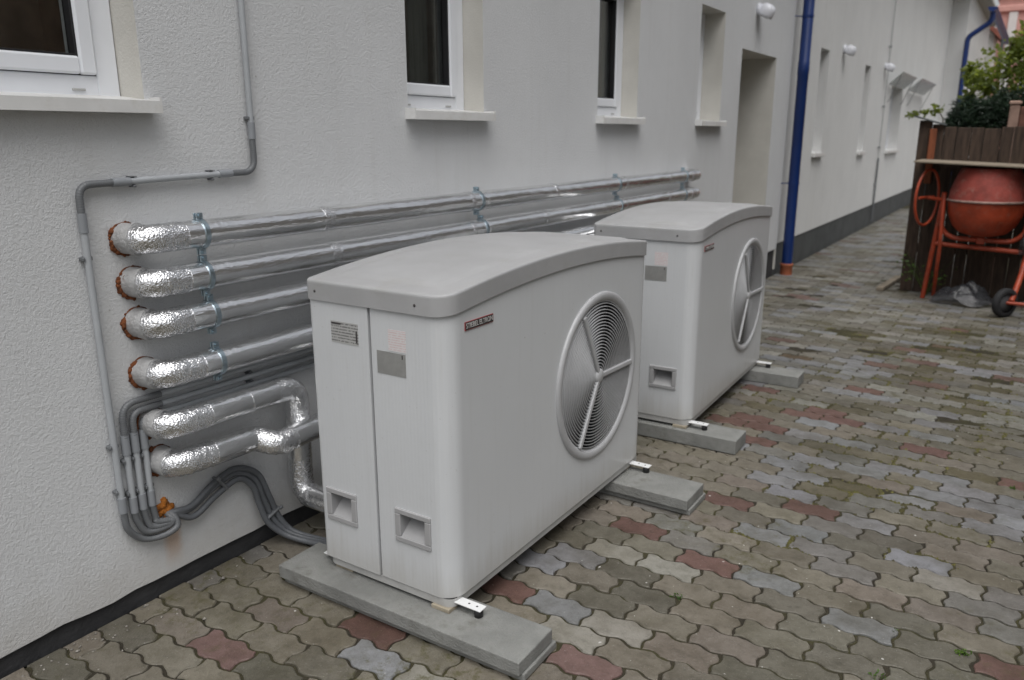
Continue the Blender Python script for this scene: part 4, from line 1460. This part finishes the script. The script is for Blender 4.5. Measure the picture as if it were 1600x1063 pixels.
# plastic film on the ground and over the leg
def film(name, c, size, seed, label, hang=False):
    q = MB()
    n = 26
    def fn(u, v):
        r_ = math.hypot(u, v)
        nz = mnoise.noise(Vector((u * 2.3 + seed, v * 2.3, 1.7))) + .6 * mnoise.noise(Vector((u * 6 + seed, v * 6, 2)))
        edge = max(0, 1 - r_ ** 2 * .85)
        if hang:
            return (c[0] + size[0] * u * (1 - .35 * v) + .02 * nz, c[1] + size[1] * (nz * .5 + .4 * u * u), c[2] + size[2] * v)
        return (c[0] + size[0] * u, c[1] + size[1] * v, max(.004, c[2] + size[2] * edge * (1.0 + .55 * nz)))
    us = [-1 + 2 * k / n for k in range(n + 1)]
    def warp(u, v):
        # round the sheet's outline
        a, b = u * math.sqrt(1 - v * v / 2), v * math.sqrt(1 - u * u / 2)
        k_ = 1 + .18 * mnoise.noise(Vector((math.atan2(b, a) * 1.3, seed, 0)))
        return fn(a * k_, b * k_)
    q.grid(us, us, warp if not hang else fn, smooth=True)
    o = q.build(name, M['film'], None, (c[0], c[1], 0 if not hang else c[2]))
    tag(o, label, 'plastic sheet')
film('plastic_sheet', (1.70, 5.86, .01), (.23, .16, .14), 3, 'crumpled grey plastic film lying on the ground under the mixer')
film('plastic_sheet', (2.10, 5.70, .62), (.055, .06, .17), 8, 'grey plastic film hanging from the right side of the mixer', True)
q = MB(); q.bbox(-.03, .03, -.38, .38, 0, .035, .004, 1, Matrix.Translation((1.06, 6.45, .003)) @ Matrix.Rotation(math.radians(-4), 4, 'Z'))
o = q.build('batten', M['wood'], None, (1.06, 6.45, 0)); tag(o, 'short weathered timber batten on the ground left of the fence', 'timber')
# gate post and panel behind the fence
gp = empty('gate_post', (1.9, 6.75, 0), 'pinkish stone post with red panel rising behind the fence', 'post')
q = MB(); q.bbox(1.80, 1.875, 6.70, 6.80, 0, 1.60, .006); q.build('shaft', M['brick_post'], gp)
q = MB(); q.bbox(1.79, 1.885, 6.69, 6.81, 1.601, 1.635, .01); q.build('cap', M['brick_post'], gp)
q = MB(); q.bbox(1.876, 2.5, 6.73, 6.78, .6, 1.585, .006); q.build('side_panel', M['stone_red'], gp)

# ------------------------------------------------------------------ vegetation
def leaf(mb, p, size, rnd, flat=.5, slim=.5):
    d = Vector((rnd.gauss(0, 1), rnd.gauss(0, 1), rnd.gauss(0, 1) * flat)).normalized()
    s_ = d.cross(Vector((rnd.gauss(0, 1), rnd.gauss(0, 1), rnd.gauss(0, 1)))).normalized()
    up = d.cross(s_)
    L, w_ = size, size * slim
    b = len(mb.v)
    mb.add([p, p + d * L * .45 + s_ * w_ * .5 + up * L * .06, p + d * L - up * L * .08, p + d * L * .45 - s_ * w_ * .5 + up * L * .06], [(0, 1, 2), (0, 2, 3)])
def shrub(name, label, base, clumps, nleaf, size, mleaf, stems, slim=.6, seed=1, cat='shrub'):
    rnd = random.Random(seed)
    r = empty(name, base, label, cat)
    q = MB()
    for (cx, cy, cz, rx, ry, rz) in clumps:
        kk = int(nleaf * (rx * ry * rz) ** (1 / 3) * 8)
        for _ in range(kk):
            d = Vector((rnd.gauss(0, 1), rnd.gauss(0, 1), rnd.gauss(0, 1))).normalized()
            rad = rnd.random() ** .4
            p = Vector((cx + d.x * rx * rad, cy + d.y * ry * rad, cz + d.z * rz * rad))
            if mnoise.noise(p * 5.5 + Vector((seed, 0, 0))) < -.12: continue
            leaf(q, p, size * rnd.uniform(.6, 1.3), rnd, .6, slim)
    q.build('crown', mleaf, r)
    q = MB()
    for s_ in stems:
        q.tube(spline(s_, 4), .012, 7, True, True, lambda t_: max(.003, .014 - .006 * t_))
    q.build('trunk', M['bark'], r)
    return r
shrub('leafy_shrub', 'light green leafy shrub rising above the fence in front of the pink house', (1.7, 7.6, 0),
      [(1.62, 7.6, 1.95, .22, .25, .26), (1.50, 7.5, 1.78, .16, .2, .2), (1.86, 7.7, 1.95, .2, .25, .28), (1.75, 7.6, 1.65, .3, .3, .22), (1.40, 7.6, 1.93, .05, .08, .12), (1.42, 7.6, 1.66, .06, .1, .12), (1.98, 7.6, 1.7, .22, .25, .3), (2.0, 7.7, 2.12, .18, .2, .25), (1.82, 7.6, 2.18, .12, .15, .18), (1.70, 7.6, 2.12, .07, .1, .1)],
      270, .055, M['leaf'], [[(1.7, 7.6, 0), (1.68, 7.6, .8), (1.6, 7.6, 1.4), (1.5, 7.55, 1.95)], [(1.72, 7.62, 0), (1.8, 7.62, 1.0), (1.9, 7.65, 1.6), (1.95, 7.7, 2.2)], [(1.68, 7.6, 0), (1.45, 7.6, 1.1), (1.33, 7.6, 1.6), (1.33, 7.6, 2.0)], [(1.7, 7.6, .6), (1.68, 7.6, 1.6), (1.7, 7.6, 2.2)]], .7, 3)
shrub('conifer_hedge', 'low dark green conifer hedge just behind the fence', (1.6, 6.95, 0),
      [(1.40, 6.95, 1.38, .10, .18, .20), (1.50, 6.95, 1.48, .17, .2, .22), (1.68, 7.0, 1.52, .2, .2, .24), (1.88, 7.0, 1.52, .18, .2, .24), (2.05, 7.0, 1.5, .2, .2, .24), (1.6, 6.95, 1.0, .4, .25, .5), (1.95, 6.95, 1.0, .3, .25, .5)],
      2600, .060, M['needle'], [[(1.45, 6.95, 0), (1.45, 6.95, .7), (1.42, 6.95, 1.4)], [(1.75, 6.95, 0), (1.78, 6.95, .7), (1.72, 6.98, 1.5)]], .16, 5, 'hedge')
shrub('overhanging_twig', 'thin leafy twig reaching left over the fence end toward the white building', (1.22, 6.9, 0),
      [(1.12, 6.9, 1.56, .1, .06, .03), (1.02, 6.9, 1.53, .05, .04, .02), (1.24, 6.9, 1.57, .06, .06, .05)],
      120, .045, M['leaf'], [[(1.3, 6.92, 0), (1.3, 6.92, .9), (1.28, 6.92, 1.5), (1.1, 6.9, 1.56), (.96, 6.88, 1.51)]], .6, 6, 'twig')
# bright green weed by the mixer leg
def weed(p, n, size, label, seed, tall=.05, grp='weeds in the paving joints'):
    rnd = random.Random(seed)
    q = MB()
    for k in range(n):
        a = rnd.uniform(0, 6.28)
        b = Vector(p) + Vector((rnd.gauss(0, .006), rnd.gauss(0, .006), 0))
        h = rnd.uniform(.3, 1) * tall
        tip = b + Vector((math.cos(a) * h * .7, math.sin(a) * h * .7, h))
        q.tube([b, (b + tip) / 2 + Vector((0, 0, h * .1)), tip], .0008, 4)
        for _ in range(2): leaf(q, tip - Vector((0, 0, rnd.uniform(0, h * .4))), size * rnd.uniform(.4, .85), rnd, .3, .6)
    o = q.build('weed', M['weed'], None, p)
    tag(o, label, 'weed', grp)
weed((1.33, .53, -.006), 12, .014, 'small green weed in the joint right of the front pump fan', 1, .016)
weed((1.91, .70, -.006), 8, .010, 'tiny weed in the joint by a blue-grey stone at the right', 2, .012)
weed((2.085, .69, -.006), 18, .016, 'green weed beside the red stone at the lower right corner', 3, .022)
weed((1.90, .46, -.006), 9, .012, 'tiny green weed at the bottom edge of the paving', 4, .015)
weed((2.16, 1.97, -.006), 12, .014, 'small green weed at the right edge beyond the red stone', 5, .016)
weed((1.40, 6.10, 0), 40, .05, 'bright green leafy weed growing behind the left leg of the mixer', 6, .38)

# moss cushions in sunken joints
MOSS = [(1.57, 1.54, .13), (1.5, 2.0, .10), (1.56, 2.17, .08), (1.65, 1.63, .08), (1.84, 1.55, .09), (1.77, 1.77, .05), (2.02, 2.98, .18), (1.89, 3.14, .15), (2.1, 2.92, .12), (1.41, 3.81, .18), (1.12, 4.32, .25), (1.71, 3.43, .15), (1.74, 4.21, .25), (1.89, 4.03, .25), (2.13, 4.18, .2), (1.93, 1.19, .06), (1.56, 1.06, .05), (2.0, 1.45, .06), (1.38, 1.02, .05), (1.43, 1.42, .05), (1.0, 2.55, .12), (1.9, 4.8, .35), (1.3, 5.2, .3), (1.6, 2.75, .08), (1.75, 2.05, .12), (1.95, 2.3, .14), (1.65, 2.35, .10), (2.05, 2.55, .15), (1.45, 1.75, .07), (1.3, 2.6, .08), (1.5, 3.2, .12), (2.15, 3.5, .2), (1.2, 3.2, .1), (1.55, 4.6, .25)]
rnd = random.Random(21)
q = MB()
for (mx_, my_, mr_) in MOSS:
    for _ in range(int(1500 * mr_)):
        x_, y_ = rnd.gauss(mx_, mr_ * .55), rnd.gauss(my_, mr_ * .45)
        # snap to the nearest joint so that it sits between stones
        jr = round((y_ - SY) / STONE_B)
        if rnd.random() < .62:
            yj = SY + jr * STONE_B
            u = ((x_ - SX) / (STONE_L / 2)) % 1.0
            off = 0
            for (u0, a0), (u1, a1) in zip(WAVE, WAVE[1:] + [(1, 0)]):
                if u0 <= u < u1: off = a0 + (a1 - a0) * (u - u0) / (u1 - u0)
            y_ = yj + off + rnd.gauss(0, .0035)
        else:
            row = math.ceil((y_ - SY) / STONE_B)
            sh = (row % 2) * STONE_L / 2
            kx = round((x_ - SX - sh) / STONE_L)
            x_ = SX + sh + kx * STONE_L + rnd.gauss(0, .006)
        rr = rnd.uniform(.003, .009) * (1.5 if rnd.random() < .25 else 1)
        n_ = 6
        b0 = len(q.v)
        top = (x_, y_, -.002 + rr * rnd.uniform(.5, .85))
        q.add([top] + [(x_ + rr * rnd.uniform(.7, 1.3) * math.cos(6.283 * t_ / n_), y_ + rr * rnd.uniform(.7, 1.3) * math.sin(6.283 * t_ / n_), -.006) for t_ in range(n_)],
              [(0, t_ + 1, (t_ + 1) % n_ + 1) for t_ in range(n_)], True)
o = q.build('moss', M['moss'])
tag(o, 'patches of brown-green moss in the paving joints', 'moss', None, 'stuff')

# mortar crumbs and broken stone along the foot of the wall
q = MB()
rnd = random.Random(33)
for k in range(80):
    y_ = rnd.choice((rnd.uniform(-1.0, .1), rnd.gauss(-.42, .1), rnd.gauss(-.62, .06)))
    x_ = abs(rnd.gauss(.0, .07)) + .015
    rr = rnd.uniform(.0012, .004) * (2 if rnd.random() < .05 else 1)
    blob(q, (x_, y_, rr * .4), rr, (1, 1, .6), k, .6, 1, 300)
o = q.build('rubble', M['mortar'])
tag(o, 'pale mortar crumbs scattered along the foot of the house wall', 'rubble', None, 'stuff')

# ------------------------------------------------------------------ houses in the distance
pk = empty('pink_house', (2, 32, 0), 'pink rendered house with white corner strip far behind the shrubs', 'house')
q = MB(); q.box(.30, 6, 30, 38, 0, 5.65); q.build('wall', M['pink'], pk)
q = MB(); q.bbox(.22, 6.1, 29.9, 38.1, 5.15, 5.35, .03); q.bbox(.18, 6.1, 29.85, 38.1, 5.66, 5.9, .03); q.build('cornice', M['pink'], pk)
q = MB(); q.bbox(.62, .86, 29.93, 30.0, 0, 5.14, .01); q.build('corner_strip', M['far_white'], pk)
q = MB(); q.bbox(1.05, 2.6, 29.3, 30.0, 4.25, 4.6, .03); q.build('porch_roof', M['roof'], pk)
for x_ in (1.15, 2.6):
    q = MB(); q.bbox(x_, x_ + .8, 29.96, 30.02, 2.6, 4.0, .01); wn = q.build('window', M['pvc'], pk)
    q = MB(); q.box(x_ + .07, x_ + .73, 29.94, 29.958, 2.68, 3.92); q.build('pane', M['pane'], wn)
wh = empty('gable_house', (-.2, 27.6, 0), 'white gabled house with red verge between the wing and the pink house', 'house')
q = MB()
q.add([(-3.6, 27.6, 0), (.42, 27.6, 0), (.42, 27.6, 4.25), (-1.6, 27.6, 6.2), (-3.6, 27.6, 4.25), (-3.6, 29.5, 0), (.42, 29.5, 0), (.42, 29.5, 4.25), (-1.6, 29.5, 6.2), (-3.6, 29.5, 4.25)],
      [(0, 1, 2, 3, 4), (1, 6, 7, 2), (0, 4, 9, 5), (5, 9, 8, 7, 6)])
q.build('wall', M['far_white'], wh)
q = MB()
for sx in (1, -1):
    xa, xb = (-1.6, .60) if sx == 1 else (-3.85, -1.6)
    za, zb2 = (6.22, 4.10) if sx == 1 else (4.1, 6.22)
    q.add([(xa, 27.4, za), (xb, 27.4, zb2), (xb, 29.7, zb2), (xa, 29.7, za), (xa, 27.4, za + .16), (xb, 27.4, zb2 + .16), (xb, 29.7, zb2 + .16), (xa, 29.7, za + .16)],
          [(0, 3, 2, 1), (4, 5, 6, 7), (0, 1, 5, 4), (1, 2, 6, 5), (2, 3, 7, 6), (3, 0, 4, 7)])
q.build('roof', M['roof'], wh)
q = MB(); q.tube([(.66, 27.45, 4.1), (.66, 27.45, 3.2), (.5, 27.5, 3.0), (.5, 27.5, 0)], .05, 10); q.build('downpipe', M['felt'], wh)
shrub('tall_tree', 'dark tree crown at the top right behind the pink house porch', (1.9, 24, 0),
      [(1.62, 24, 4.7, .3, .4, .35), (1.95, 24, 4.5, .4, .4, .4), (2.3, 24, 4.3, .5, .5, .5)], 150, .16, M['needle'], [[(2.2, 24, 0), (2.2, 24, 2), (2.05, 24, 4.4)]], .6, 9, 'tree')
